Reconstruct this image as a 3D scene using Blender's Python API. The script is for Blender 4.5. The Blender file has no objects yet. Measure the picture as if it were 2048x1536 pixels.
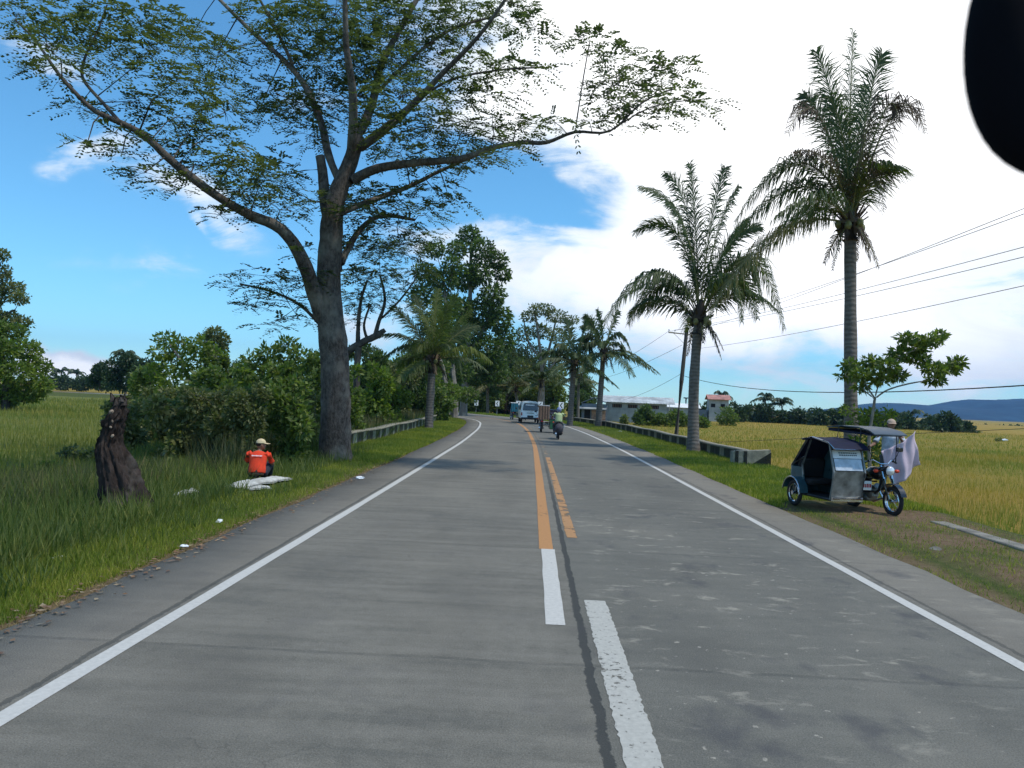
import bpy, bmesh, math, random
import numpy as np
from mathutils import Vector, Matrix, noise

# ------------------------------------------------------------------ camera, sky, sun, exposure
SC = bpy.context.scene
F, H, ROLL, CX, CY = 1560.0, 1.93, math.radians(2.4), 1024.0, 768.0
PITCH = math.atan(32 / F * math.cos(ROLL)); YAW = math.atan(45 / F)
cam = bpy.data.cameras.new('camera'); camo = bpy.data.objects.new('camera', cam)
SC.collection.objects.link(camo); SC.camera = camo
cam.sensor_width = 36; cam.lens = 36 * F / 2048; cam.clip_start = 0.05; cam.clip_end = 12000
camo.matrix_world = Matrix.Translation((0, 0, H)) @ Matrix.Rotation(YAW, 4, 'Z') @ Matrix.Rotation(math.pi / 2 + PITCH, 4, 'X') @ Matrix.Rotation(ROLL, 4, 'Z')
cam.dof.use_dof = True; cam.dof.focus_distance = 24; cam.dof.aperture_fstop = 7.5
SUN_EL, SUN_AZ = math.radians(62), math.radians(112)      # azimuth clockwise from +Y (ahead of the camera, to the right)
SKY_STRENGTH = 0.10
SC.view_settings.view_transform = 'Standard'; SC.view_settings.look = 'None'
SC.view_settings.gamma = 1; SC.view_settings.exposure = 0.16; SC.view_settings.use_curve_mapping = False
SC.cycles.max_bounces = 6; SC.cycles.transparent_max_bounces = 16; SC.cycles.volume_bounces = 0
SC.cycles.sample_clamp_indirect = 4; SC.cycles.use_denoising = True

def ray(u, v):
    x = (u - CX) / F; y = -(v - CY) / F
    c, s = math.cos(ROLL), math.sin(ROLL); xr = x * c - y * s; yr = x * s + y * c
    fy = math.cos(PITCH) - yr * math.sin(PITCH); fz = math.sin(PITCH) + yr * math.cos(PITCH)
    c, s = math.cos(YAW), math.sin(YAW)
    return Vector((xr * c - fy * s, xr * s + fy * c, fz))
def at(u, v, Y):
    r = ray(u, v); t = Y / r.y
    return Vector((r.x * t, Y, H + r.z * t))
def gnd(u, v, z=0.0):
    r = ray(u, v); t = (z - H) / r.z
    return Vector((r.x * t, r.y * t, z))

def rotv(ax, a): return Matrix.Rotation(a, 3, ax)
class NT:                                               # small node-tree helper
    def __init__(s, tree): s.t = tree; s.n = tree.nodes; s.l = tree.links
    def node(s, typ, **kw):
        n = s.n.new(typ)
        for k, v in kw.items():
            if k.startswith('i_'):
                key = k[2:]; n.inputs[int(key) if key.isdigit() else key.replace('_', ' ')].default_value = v
            else: setattr(n, k, v)
        return n
    def link(s, a, b): s.l.new(a, b)
    def math(s, op, a, b=None, clamp=False):
        n = s.n.new('ShaderNodeMath'); n.operation = op; n.use_clamp = clamp
        for i, q in enumerate((a, b)):
            if q is None: continue
            if isinstance(q, (int, float)): n.inputs[i].default_value = q
            else: s.link(q, n.inputs[i])
        return n.outputs[0]
    def noise(s, vec, scale, detail=4, rough=0.6, dist=0.0):
        n = s.n.new('ShaderNodeTexNoise'); n.inputs['Scale'].default_value = scale; n.inputs['Detail'].default_value = detail
        n.inputs['Roughness'].default_value = rough; n.inputs['Distortion'].default_value = dist
        if vec is not None: s.link(vec, n.inputs['Vector'])
        return n.outputs['Fac']
    def mapping(s, vec, scale=(1, 1, 1), loc=(0, 0, 0), rot=(0, 0, 0)):
        n = s.n.new('ShaderNodeMapping'); n.inputs['Scale'].default_value = scale; n.inputs['Location'].default_value = loc
        n.inputs['Rotation'].default_value = rot; s.link(vec, n.inputs['Vector']); return n.outputs[0]
    def ramp(s, fac, stops, interp='LINEAR'):
        n = s.n.new('ShaderNodeValToRGB'); n.color_ramp.interpolation = interp
        e = n.color_ramp.elements
        while len(e) < len(stops): e.new(0.5)
        for q, (p, c) in zip(e, stops):
            q.position = p; q.color = (c, c, c, 1) if isinstance(c, (int, float)) else (*c, 1)
        s.link(fac, n.inputs[0]); return n.outputs[0]
    def mixc(s, fac, a, b, blend='MIX'):
        n = s.n.new('ShaderNodeMix'); n.data_type = 'RGBA'; n.blend_type = blend
        for i, q in ((0, fac), (6, a), (7, b)):
            if isinstance(q, (int, float)): n.inputs[i].default_value = q
            elif isinstance(q, tuple): n.inputs[i].default_value = (*q, 1)
            else: s.link(q, n.inputs[i])
        return n.outputs[2]
    def mr(s, v, a, b, c=0.0, d=1.0, smooth=False):
        n = s.n.new('ShaderNodeMapRange'); n.interpolation_type = 'SMOOTHSTEP' if smooth else 'LINEAR'
        s.link(v, n.inputs[0])
        for i, q in enumerate((a, b, c, d)): n.inputs[i + 1].default_value = q
        return n.outputs[0]

def build_world():
    w = bpy.data.worlds.new('World'); SC.world = w; w.use_nodes = True
    t = NT(w.node_tree); t.n.clear()
    out = t.node('ShaderNodeOutputWorld'); bg = t.node('ShaderNodeBackground'); t.link(bg.outputs[0], out.inputs[0])
    sky = t.node('ShaderNodeTexSky', sky_type='NISHITA', sun_disc=False)
    sky.sun_elevation = SUN_EL; sky.sun_rotation = SUN_AZ; sky.air_density = 1.0; sky.dust_density = 0.0; sky.ozone_density = 3.0
    hsv = t.node('ShaderNodeHueSaturation'); hsv.inputs['Saturation'].default_value = 1.0; hsv.inputs['Hue'].default_value = 0.488
    t.link(sky.outputs[0], hsv.inputs['Color'])
    skyc = t.mixc(1.0, hsv.outputs[0], (SKY_STRENGTH * .82, SKY_STRENGTH * 1.36, SKY_STRENGTH * 1.66), 'MULTIPLY')
    tc = t.node('ShaderNodeTexCoord'); sep = t.node('ShaderNodeSeparateXYZ'); t.link(tc.outputs['Generated'], sep.inputs[0])
    X, Y, Z = sep.outputs
    ys = t.math('MAXIMUM', Y, 0.02)
    comb = t.node('ShaderNodeCombineXYZ'); t.link(t.math('DIVIDE', X, ys), comb.inputs[0]); t.link(t.math('DIVIDE', Z, ys), comb.inputs[1])
    P = comb.outputs[0]
    wv = t.node('ShaderNodeTexNoise'); wv.inputs['Scale'].default_value = 5.0; wv.inputs['Detail'].default_value = 5; t.link(P, wv.inputs['Vector'])
    wsub = t.node('ShaderNodeVectorMath', operation='SUBTRACT'); t.link(wv.outputs['Color'], wsub.inputs[0]); wsub.inputs[1].default_value = (.5, .5, .5)
    wsc = t.node('ShaderNodeVectorMath', operation='SCALE'); t.link(wsub.outputs[0], wsc.inputs[0]); wsc.inputs['Scale'].default_value = 0.20
    wad = t.node('ShaderNodeVectorMath', operation='ADD'); t.link(P, wad.inputs[0]); t.link(wsc.outputs[0], wad.inputs[1])
    PW = wad.outputs[0]
    # cloud banks as directions of the sky: (u, v, ru, rv, angle, weight)
    banks = [(1620, 60, 700, 380, 0, 1.9), (1900, 380, 620, 330, 0, 1.6), (1480, 420, 300, 230, 0, 1.0), (1180, 160, 290, 150, 0, .75),
             (1290, 560, 480, 110, .05, .8), (1040, 545, 260, 70, .08, .6), (770, 640, 120, 60, 0, .8), (1700, 640, 600, 90, 0, .55),
             (215, 300, 110, 36, .15, .95), (375, 410, 160, 46, .42, 1.0), (60, 70, 150, 55, .3, .6), (380, 470, 45, 12, .3, .6),
             (100, 728, 100, 52, 0, 2.4), (205, 722, 80, 52, 0, 2.4), (300, 755, 110, 26, 0, 1.8), (1180, 10, 200, 110, 0, 1.0), (960, 190, 120, 60, 0, .4),
             (1600, 790, 260, 26, 0, .4), (2000, 740, 220, 40, 0, .35), (1700, 700, 560, 110, 0, .45), (1000, 220, 160, 50, -.1, .5), (1350, 690, 300, 40, 0, .3), (620, 190, 160, 30, .2, .25), (300, 520, 200, 20, .1, .25)]
    tot = None
    for (u, v, ru, rv, an, wt) in banks:
        r = ray(u, v); c = (r.x / r.y, r.z / r.y)
        sb = t.node('ShaderNodeVectorMath', operation='SUBTRACT'); t.link(PW, sb.inputs[0]); sb.inputs[1].default_value = (c[0], c[1], 0)
        rt = t.node('ShaderNodeVectorRotate', rotation_type='Z_AXIS'); t.link(sb.outputs[0], rt.inputs['Vector']); rt.inputs['Angle'].default_value = an
        m = t.node('ShaderNodeVectorMath', operation='MULTIPLY'); t.link(rt.outputs[0], m.inputs[0]); m.inputs[1].default_value = (F / ru, F / rv, 0)
        ln = t.node('ShaderNodeVectorMath', operation='LENGTH'); t.link(m.outputs[0], ln.inputs[0])
        g = t.mr(ln.outputs['Value'], 1.45, 0.1, 0, wt, True)
        tot = g if tot is None else t.math('ADD', tot, g)
    # clear blue gaps
    for (u, v, ru, rv, wt) in [(1080, 375, 170, 85, -.85), (1150, 455, 130, 26, -.5), (1080, 520, 100, 14, -.35), (900, 400, 200, 90, -.5), (960, 300, 120, 60, -.4)]:
        r = ray(u, v); sb = t.node('ShaderNodeVectorMath', operation='SUBTRACT'); t.link(PW, sb.inputs[0]); sb.inputs[1].default_value = (r.x / r.y, r.z / r.y, 0)
        m = t.node('ShaderNodeVectorMath', operation='MULTIPLY'); t.link(sb.outputs[0], m.inputs[0]); m.inputs[1].default_value = (F / ru, F / rv, 0)
        ln = t.node('ShaderNodeVectorMath', operation='LENGTH'); t.link(m.outputs[0], ln.inputs[0])
        tot = t.math('ADD', tot, t.mr(ln.outputs['Value'], 1.3, 0.3, 0, wt, True))
    n1 = t.noise(t.mapping(P, (1, 2.8, 1), rot=(0, 0, .12)), 4.2, 9, .66, .9)
    n2 = t.noise(t.mapping(P, (1, 3.2, 1)), 17, 6, .6, .3)
    nn = t.math('ADD', t.math('MULTIPLY', t.math('SUBTRACT', n1, .5), 3.4), t.math('MULTIPLY', t.math('SUBTRACT', n2, .5), .9))
    mask = t.mr(t.math('ADD', tot, t.math('MULTIPLY', nn, t.mr(tot, 0, .35, .1, 1))), .0, 1.35, 0, 1, True)
    back = t.mr(t.noise(t.mapping(tc.outputs['Generated'], (1, 1, 2)), 2.2, 6), .48, .68, 0, .85, True)
    front = t.mr(Y, .03, .2, 0, 1)
    mask = t.math('ADD', t.math('MULTIPLY', mask, front), t.math('MULTIPLY', back, t.math('SUBTRACT', 1, front)), True)
    above = t.mr(Z, -.005, .01, 0, 1); mask = t.math('MULTIPLY', mask, above)
    # thick cloud in the upper right is brightest, thinner cloud is bluish white
    core = t.mr(tot, .8, 2.2, 0, 1, True)
    cl = t.mixc(core, (.92, .99, 1.04), (1.35, 1.35, 1.35))
    shade = t.mr(n1, .3, .65, 1.08, .93)
    sc = t.node('ShaderNodeVectorMath', operation='SCALE'); t.link(cl, sc.inputs[0]); t.link(shade, sc.inputs['Scale'])
    mx = t.mixc(mask, skyc, sc.outputs[0])
    t.link(mx, bg.inputs[0]); bg.inputs[1].default_value = 1.0
build_world()
sl = bpy.data.lights.new('sun', 'SUN'); so = bpy.data.objects.new('sun', sl); SC.collection.objects.link(so)
sl.energy = 2.75; sl.angle = math.radians(2.5); sl.color = (1, .94, .83)
sdir = Vector((math.sin(SUN_AZ) * math.cos(SUN_EL), math.cos(SUN_AZ) * math.cos(SUN_EL), math.sin(SUN_EL)))
so.rotation_euler = sdir.to_track_quat('Z', 'Y').to_euler()

# ------------------------------------------------------------------ object helpers
COL = SC.collection
def tag(o, label=None, cat=None, group=None, kind=None):
    if label: o['label'] = label
    if cat: o['category'] = cat
    if group: o['group'] = group
    if kind: o['kind'] = kind
    return o
def thing(name, label, cat, loc=(0, 0, 0), rz=0, group=None):
    o = bpy.data.objects.new(name, None); COL.objects.link(o); o.location = loc; o.rotation_euler = (0, 0, rz)
    o.empty_display_size = .2
    return tag(o, label, cat, group)
def copy_thing(o, loc, rz, label, parent=None):
    c = o.copy(); COL.objects.link(c)
    if parent is None:
        c.location = loc; c.rotation_euler = (0, 0, rz); c['label'] = label
    else: c.parent = parent
    for ch in o.children: copy_thing(ch, None, None, None, c)
    return c
def npmesh(name, V, Fc, mats, parent=None, off=(0, 0, 0), smooth=False, uv=None, mi=None):
    V = np.asarray(V, dtype=np.float32).reshape(-1, 3) - np.asarray(off, dtype=np.float32)
    Fc = np.asarray(Fc, dtype=np.int32); k = Fc.shape[1]; n = len(Fc)
    me = bpy.data.meshes.new(name); me.vertices.add(len(V)); me.vertices.foreach_set('co', V.ravel())
    me.loops.add(n * k); me.loops.foreach_set('vertex_index', Fc.ravel())
    me.polygons.add(n); me.polygons.foreach_set('loop_start', np.arange(0, n * k, k, dtype=np.int32))
    if smooth: me.polygons.foreach_set('use_smooth', np.ones(n, dtype=bool))
    me.update(calc_edges=True)
    if uv is not None:
        l = me.uv_layers.new(name='uv'); l.data.foreach_set('uv', np.asarray(uv, dtype=np.float32)[Fc.ravel()].ravel())
    for m in (mats if isinstance(mats, (list, tuple)) else [mats]): me.materials.append(m)
    if mi is not None: me.polygons.foreach_set('material_index', np.asarray(mi, dtype=np.int32))
    o = bpy.data.objects.new(name, me); COL.objects.link(o)
    if parent is not None: o.parent = parent
    return o
def frame(d):
    d = Vector(d).normalized(); a = Vector((0, 0, 1)) if abs(d.z) < .9 else Vector((1, 0, 0))
    x = d.cross(a).normalized(); return x, x.cross(d).normalized()
class MB:
    def __init__(s): s.v = []; s.f = []; s.m = []; s.cur = 0
    def add(s, vs, fs):
        b = len(s.v); s.v += [Vector(q) for q in vs]; s.f += [[b + i for i in q] for q in fs]; s.m += [s.cur] * len(fs); return b
    def box(s, c, d, rot=None, taper=1.0, bev=0.0):
        x, y, z = [q / 2 for q in d]; M = rot if rot is not None else Matrix.Identity(3)
        if bev > 0:
            b = min(bev, x * .9, y * .9, z * .9); pts = []
            for sx in (-1, 1):
                for sy in (-1, 1):
                    for sz in (-1, 1):
                        for k in range(3):
                            p = [sx * (x - b), sy * (y - b), sz * (z - b)]; p[k] = (sx * x, sy * y, sz * z)[k]; pts.append(p)
            bm = bmesh.new(); vv = [bm.verts.new(p) for p in pts]; bmesh.ops.convex_hull(bm, input=vv)
            bm.verts.index_update()
            s.add([Vector(c) + M @ q.co for q in bm.verts], [[q.index for q in f.verts] for f in bm.faces]); bm.free(); return
        p = [(-x, -y, -z), (x, -y, -z), (x, y, -z), (-x, y, -z), (-x * taper, -y * taper, z), (x * taper, -y * taper, z), (x * taper, y * taper, z), (-x * taper, y * taper, z)]
        s.add([Vector(c) + M @ Vector(q) for q in p], [(0, 3, 2, 1), (4, 5, 6, 7), (0, 1, 5, 4), (1, 2, 6, 5), (2, 3, 7, 6), (3, 0, 4, 7)])
    def tube(s, pts, rad, n=8, caps=True, jit=0.0):
        pts = [Vector(p) for p in pts]; k = len(pts)
        if not isinstance(rad, (list, tuple)): rad = [rad] * k
        rings = []; px = None
        for i, p in enumerate(pts):
            d = (pts[min(i + 1, k - 1)] - pts[max(i - 1, 0)])
            if d.length < 1e-9: d = Vector((0, 0, 1))
            d.normalize()
            if px is None: x, y = frame(d)
            else:
                x = (px - d * px.dot(d))
                x = x.normalized() if x.length > 1e-6 else frame(d)[0]
                y = x.cross(d).normalized() * -1; y = d.cross(x)
            px = x
            rings.append([p + (x * math.cos(a) + y * math.sin(a)) * rad[i] * (1 + (random.uniform(-jit, jit) if jit else 0)) for a in [2 * math.pi * j / n for j in range(n)]])
        b = len(s.v); vs = [q for r in rings for q in r]; fs = []
        for i in range(k - 1):
            for j in range(n):
                fs.append((i * n + j, i * n + (j + 1) % n, (i + 1) * n + (j + 1) % n, (i + 1) * n + j))
        if caps: fs.append(tuple(range(n))[::-1]); fs.append(tuple((k - 1) * n + j for j in range(n)))
        s.add(vs, fs)
    def loft(s, pts, rr, n=18):
        pts = [Vector(p) for p in pts]; k = len(pts); vs = []
        for i, p in enumerate(pts):
            d = (pts[min(i + 1, k - 1)] - pts[max(i - 1, 0)]).normalized(); X = Vector((1, 0, 0)); Y = d.cross(X).normalized()
            vs += [p + X * rr[i][0] * math.cos(2 * math.pi * j / n) + Y * rr[i][1] * math.sin(2 * math.pi * j / n) for j in range(n)]
        s.add(vs, [(i * n + j, i * n + (j + 1) % n, (i + 1) * n + (j + 1) % n, (i + 1) * n + j) for i in range(k - 1) for j in range(n)] + [tuple(range(n))[::-1], tuple((k - 1) * n + j for j in range(n))])
    def ell(s, c, r, n=12, m=8, rot=None):
        M = rot if rot is not None else Matrix.Identity(3); vs = []; fs = []
        for i in range(m + 1):
            th = math.pi * i / m
            for j in range(n):
                a = 2 * math.pi * j / n
                vs.append(Vector(c) + M @ Vector((r[0] * math.sin(th) * math.cos(a), r[1] * math.sin(th) * math.sin(a), r[2] * math.cos(th))))
        for i in range(m):
            for j in range(n): fs.append((i * n + j, (i + 1) * n + j, (i + 1) * n + (j + 1) % n, i * n + (j + 1) % n))
        s.add(vs, fs)
    def torus(s, c, R, r, ax='X', n=28, m=10, flat=1.0):
        vs = []; fs = []
        for i in range(n):
            a = 2 * math.pi * i / n
            for j in range(m):
                b = 2 * math.pi * j / m; q = R + r * math.cos(b); w = r * math.sin(b) * flat
                p = {'X': (w, q * math.cos(a), q * math.sin(a)), 'Z': (q * math.cos(a), q * math.sin(a), w)}[ax]
                vs.append(Vector(c) + Vector(p))
        for i in range(n):
            for j in range(m): fs.append((i * m + j, ((i + 1) % n) * m + j, ((i + 1) % n) * m + (j + 1) % m, i * m + (j + 1) % m))
        s.add(vs, fs)
    def prism(s, poly, x0, x1, ax='X'):                    # polygon in the plane across an axis, extruded along it
        n = len(poly); f = (lambda a, p: (a, p[0], p[1])) if ax == 'X' else ((lambda a, p: (p[0], a, p[1])) if ax == 'Y' else (lambda a, p: (p[0], p[1], a)))
        vs = [f(x0, p) for p in poly] + [f(x1, p) for p in poly]
        s.add(vs, [tuple(range(n))[::-1], tuple(range(n, 2 * n))] + [(i, (i + 1) % n, n + (i + 1) % n, n + i) for i in range(n)])
    def quad(s, a, b, c, d): s.add([a, b, c, d], [(0, 1, 2, 3)])
    def build(s, name, mats, parent=None, off=(0, 0, 0), smooth=True, sub=0, fixn=True, voxel=0, sm=0):
        me = bpy.data.meshes.new(name); off = Vector(off)
        me.from_pydata([tuple(q - off) for q in s.v], [], s.f)
        for m in (mats if isinstance(mats, (list, tuple)) else [mats]): me.materials.append(m)
        me.polygons.foreach_set('material_index', s.m)
        if fixn:
            bm = bmesh.new(); bm.from_mesh(me); bmesh.ops.recalc_face_normals(bm, faces=bm.faces); bm.to_mesh(me); bm.free()
        o = bpy.data.objects.new(name, me); COL.objects.link(o)
        if voxel:
            md = o.modifiers.new('r', 'REMESH'); md.mode = 'VOXEL'; md.voxel_size = voxel; md.use_smooth_shade = True
            if sm: md = o.modifiers.new('s', 'SMOOTH'); md.factor = .5; md.iterations = sm
            bpy.context.view_layer.update(); dg = bpy.context.evaluated_depsgraph_get()
            nm = bpy.data.meshes.new_from_object(o.evaluated_get(dg)); o.modifiers.clear(); o.data = nm; bpy.data.meshes.remove(me); me = nm
            if not len(me.materials): me.materials.append(mats if not isinstance(mats, (list, tuple)) else mats[0])
        if smooth:
            me.polygons.foreach_set('use_smooth', [True] * len(me.polygons))
            if not voxel:
                try: me.set_sharp_from_angle(angle=math.radians(40))
                except Exception: pass
        if parent is not None: o.parent = parent
        return o

# ------------------------------------------------------------------ materials
def mat(name, col, rough=.7, metal=0.0, var=.12, scale=6.0, bump=0.0, bscale=40.0, spec=.4, coat=0.0, col2=None, alpha=1.0, trans=0.0, detail=5, coords='Object', stretch=(1, 1, 1)):
    m = bpy.data.materials.new(name); m.use_nodes = True; t = NT(m.node_tree); b = t.n['Principled BSDF']
    tc = t.node('ShaderNodeTexCoord'); vec = t.mapping(tc.outputs[coords], stretch)
    nz = t.noise(vec, scale, detail)
    c2 = col2 if col2 else tuple(min(1, q * (1 + 2.2 * var)) for q in col); c1 = tuple(q * (1 - var * 1.6) for q in col) if not col2 else col
    t.link(t.ramp(nz, [(.3, c1), (.7, c2)]), b.inputs['Base Color'])
    b.inputs['Roughness'].default_value = rough; b.inputs['Metallic'].default_value = metal
    b.inputs['Specular IOR Level'].default_value = spec; b.inputs['Coat Weight'].default_value = coat
    b.inputs['Alpha'].default_value = alpha; b.inputs['Transmission Weight'].default_value = trans
    if rough > .15:
        t.link(t.mr(nz, .3, .7, max(0.02, rough - .08), min(1, rough + .08)), b.inputs['Roughness'])
    if bump:
        bp = t.node('ShaderNodeBump'); bp.inputs['Strength'].default_value = bump; bp.inputs['Distance'].default_value = .02
        t.link(t.noise(vec, bscale, 5), bp.inputs['Height']); t.link(bp.outputs[0], b.inputs['Normal'])
    return m
def leafmat(name, ca, cb, cc=None, transl=.35, rough=.5, patch=.25, pc=((.72, .78, .8), (1.25, 1.2, 1.05))):
    m = bpy.data.materials.new(name); m.use_nodes = True; t = NT(m.node_tree); b = t.n['Principled BSDF']; out = t.n['Material Output']
    g = t.node('ShaderNodeNewGeometry')
    stops = [(0, ca), (.6, cb)] + ([(1, cc)] if cc else [])
    c = t.ramp(g.outputs['Random Per Island'], stops)
    tc = t.node('ShaderNodeTexCoord'); nz = t.noise(tc.outputs['Object'], patch, 3)
    c = t.mixc(1.0, c, t.ramp(nz, [(.34, pc[0]), (.66, pc[1])]), 'MULTIPLY')
    t.link(c, b.inputs['Base Color']); b.inputs['Roughness'].default_value = rough; b.inputs['Specular IOR Level'].default_value = .35
    tr = t.node('ShaderNodeBsdfTranslucent'); t.link(t.mixc(1.0, c, (1.5, 1.7, .7), 'MULTIPLY'), tr.inputs[0])
    mx = t.node('ShaderNodeMixShader'); mx.inputs[0].default_value = transl
    t.link(b.outputs[0], mx.inputs[1]); t.link(tr.outputs[0], mx.inputs[2]); t.link(mx.outputs[0], out.inputs[0])
    return m
def barkmat(name, c1, c2, bump=.6, sz=.25, scale=7, c3=None):
    m = bpy.data.materials.new(name); m.use_nodes = True; t = NT(m.node_tree); b = t.n['Principled BSDF']
    tc = t.node('ShaderNodeTexCoord'); v = t.mapping(tc.outputs['Object'], (1, 1, sz))
    n = t.noise(v, scale, 7, .7, .4); big = t.noise(tc.outputs['Object'], 1.3, 4)
    c = t.ramp(n, [(.32, c1), (.62, c2)])
    c = t.mixc(t.mr(big, .5, .66, 0, .8), c, c3 if c3 else tuple(q * 1.5 for q in c2))
    t.link(c, b.inputs['Base Color']); b.inputs['Roughness'].default_value = .9; b.inputs['Specular IOR Level'].default_value = .2
    bp = t.node('ShaderNodeBump'); bp.inputs['Strength'].default_value = bump; bp.inputs['Distance'].default_value = .05
    t.link(n, bp.inputs['Height']); t.link(bp.outputs[0], b.inputs['Normal'])
    return m
def palmbark(name, c1, c2):
    m = bpy.data.materials.new(name); m.use_nodes = True; t = NT(m.node_tree); b = t.n['Principled BSDF']
    tc = t.node('ShaderNodeTexCoord'); w = t.node('ShaderNodeTexWave', wave_type='BANDS', bands_direction='Z'); w.inputs['Scale'].default_value = 2.0
    w.inputs['Distortion'].default_value = 5; w.inputs['Detail'].default_value = 3; w.inputs['Detail Scale'].default_value = 1.5
    t.link(tc.outputs['Object'], w.inputs[0]); n = t.noise(tc.outputs['Object'], 5, 6, .65)
    f = t.math('ADD', t.math('MULTIPLY', w.outputs['Fac'], .26), t.math('MULTIPLY', n, .78))
    t.link(t.ramp(f, [(.3, c1), (.75, c2)]), b.inputs['Base Color']); b.inputs['Roughness'].default_value = .9
    bp = t.node('ShaderNodeBump'); bp.inputs['Strength'].default_value = .7; bp.inputs['Distance'].default_value = .04
    t.link(f, bp.inputs['Height']); t.link(bp.outputs[0], b.inputs['Normal']); return m
M = {}
M['acacia'] = leafmat('acacia_leaf', (.042, .060, .036), (.070, .092, .048), (.125, .145, .066), .40)
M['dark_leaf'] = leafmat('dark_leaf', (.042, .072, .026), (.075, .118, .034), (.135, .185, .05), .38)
M['mid_leaf'] = leafmat('mid_leaf', (.068, .108, .028), (.115, .165, .040), (.20, .24, .065), .40)
M['bright_leaf'] = leafmat('bright_leaf', (.08, .12, .022), (.13, .185, .035), (.22, .27, .06), .42)
M['dull_leaf'] = leafmat('dull_leaf', (.078, .100, .042), (.13, .15, .058), (.21, .205, .09), .36)
M['far_leaf'] = leafmat('far_leaf', (.030, .055, .028), (.045, .075, .035), (.06, .10, .04), .2)
M['palm_leaf'] = leafmat('palm_leaf', (.045, .070, .028), (.070, .105, .040), (.13, .15, .06), .3, .55)
M['palm_yellow'] = leafmat('palm_yellow_leaf', (.09, .12, .03), (.15, .18, .05), (.25, .25, .09), .35, .55)
M['palm_olive'] = leafmat('palm_olive_leaf', (.09, .085, .035), (.14, .13, .05), (.20, .17, .08), .3, .6)
M['palm_dead'] = leafmat('palm_dead_leaf', (.05, .035, .03), (.09, .06, .045), (.14, .10, .06), .15, .8)
M['grass'] = leafmat('verge_grass', (.125, .175, .026), (.21, .26, .040), (.34, .33, .09), .42, .6, .45, ((.6, .72, .7), (1.35, 1.15, .9)))
M['weed'] = leafmat('shade_toned_weed', (.07, .115, .032), (.115, .165, .042), (.22, .24, .075), .34, .6, .4, ((.5, .62, .65), (1.4, 1.15, .85)))  # dark green weeds, kept darker to stand in for the big tree's shade
M['rice'] = leafmat('rice_blades', (.27, .225, .045), (.36, .285, .06), (.48, .345, .11), .35, .6, .09, ((.58, .84, .7), (1.2, 1.0, 1.0)))
M['field_l'] = leafmat('field_blades', (.15, .17, .034), (.22, .235, .05), (.34, .30, .09), .35, .6, .12, ((.7, .85, .8), (1.25, 1.05, 1.0)))
M['tallweed'] = leafmat('tall_weed', (.065, .080, .034), (.10, .12, .045), (.19, .17, .085), .3, .65, .5, ((.5, .6, .6), (1.5, 1.2, 1.0)))
M['dry'] = leafmat('dry_grass', (.20, .15, .07), (.28, .20, .09), (.34, .27, .14), .2, .7, .5)
M['bark'] = barkmat('acacia_bark', (.030, .023, .019), (.135, .112, .095), 1.0, .45, 14, (.23, .205, .17))
M['bark_pale'] = barkmat('pale_bark', (.12, .11, .095), (.22, .20, .17))
M['bark_dark'] = barkmat('dark_bark', (.04, .033, .028), (.10, .085, .07))
M['stump'] = barkmat('rotten_wood', (.012, .009, .008), (.062, .045, .038), 1.0, .22, 11, (.13, .115, .10))
M['palmbark'] = palmbark('palm_bark', (.095, .08, .068), (.20, .175, .15))
M['rachis'] = mat('palm_rachis', (.16, .15, .05), .5, var=.2)
M['black'] = mat('black_paint', (.012, .012, .014), .3, coat=.5, var=.1)
M['rubber'] = mat('rubber', (.018, .018, .019), .85, var=.1, bump=.2)
M['chrome'] = mat('chrome', (.65, .66, .68), .18, 1.0, var=.05)
M['steel'] = mat('brushed_steel', (.20, .205, .195), .45, .5, var=.3, scale=5)
M['dkcanopy'] = mat('dark_canopy_sheet', (.07, .085, .10), .4, .3, var=.3, scale=4)
M['dkmetal'] = mat('dark_metal', (.05, .05, .055), .45, .6, var=.15)
M['teal'] = mat('teal_paint', (.035, .085, .10), .35, .2, coat=.4, var=.15)
M['navy'] = mat('navy_vinyl', (.010, .011, .030), .7, var=.2, spec=.25)
M['green'] = mat('green_paint', (.015, .09, .035), .4, coat=.4, var=.15)
M['bluec'] = mat('blue_tarp', (.02, .12, .17), .6, var=.2)
M['tan'] = mat('tan_curtain', (.16, .10, .07), .8, var=.25, scale=14)
M['red'] = mat('orange_red_plastic', (.65, .06, .02), .35)
M['redc'] = mat('red_lens', (.35, .01, .01), .2)
M['lens'] = mat('clear_lens', (.8, .82, .85), .08, .3, coat=.8)
M['glass'] = mat('dark_glass', (.015, .02, .025), .06, spec=.8, coat=.6)
M['clearpl'] = mat('clear_plastic', (.45, .50, .56), .12, var=.15, coat=.5)
M['white'] = mat('white_paint', (.84, .86, .84), .35, coat=.4, var=.04)
M['whitepl'] = mat('white_plastic', (.82, .84, .86), .5, var=.06)
M['skin'] = mat('skin', (.22, .115, .07), .55, var=.08)
M['hair'] = mat('hair', (.012, .01, .009), .6)
M['orange_shirt'] = mat('orange_shirt', (.70, .050, .015), .85, var=.12, scale=9)
M['denim'] = mat('dark_trousers', (.025, .028, .04), .9, var=.2)
M['grey_tr'] = mat('grey_trousers', (.07, .075, .08), .9, var=.2)
M['greenshirt'] = mat('green_shirt', (.40, .48, .25), .85, var=.1)
M['bluehelm'] = mat('blue_helmet', (.16, .20, .36), .25, coat=.6)
M['paleshirt'] = mat('pale_shirt', (.42, .47, .52), .85, var=.2, scale=10)
M['cap'] = mat('cream_cap', (.62, .50, .30), .85, var=.08)
M['cap2'] = mat('pinkish_cap', (.45, .33, .25), .85, var=.12)
M['cloth'] = mat('lilac_cloth', (.60, .48, .57), .85, var=.08, scale=3)
M['sack'] = mat('sack', (.30, .29, .26), .8, scale=4.5, bump=.6, bscale=30, col2=(.62, .62, .57))
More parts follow.
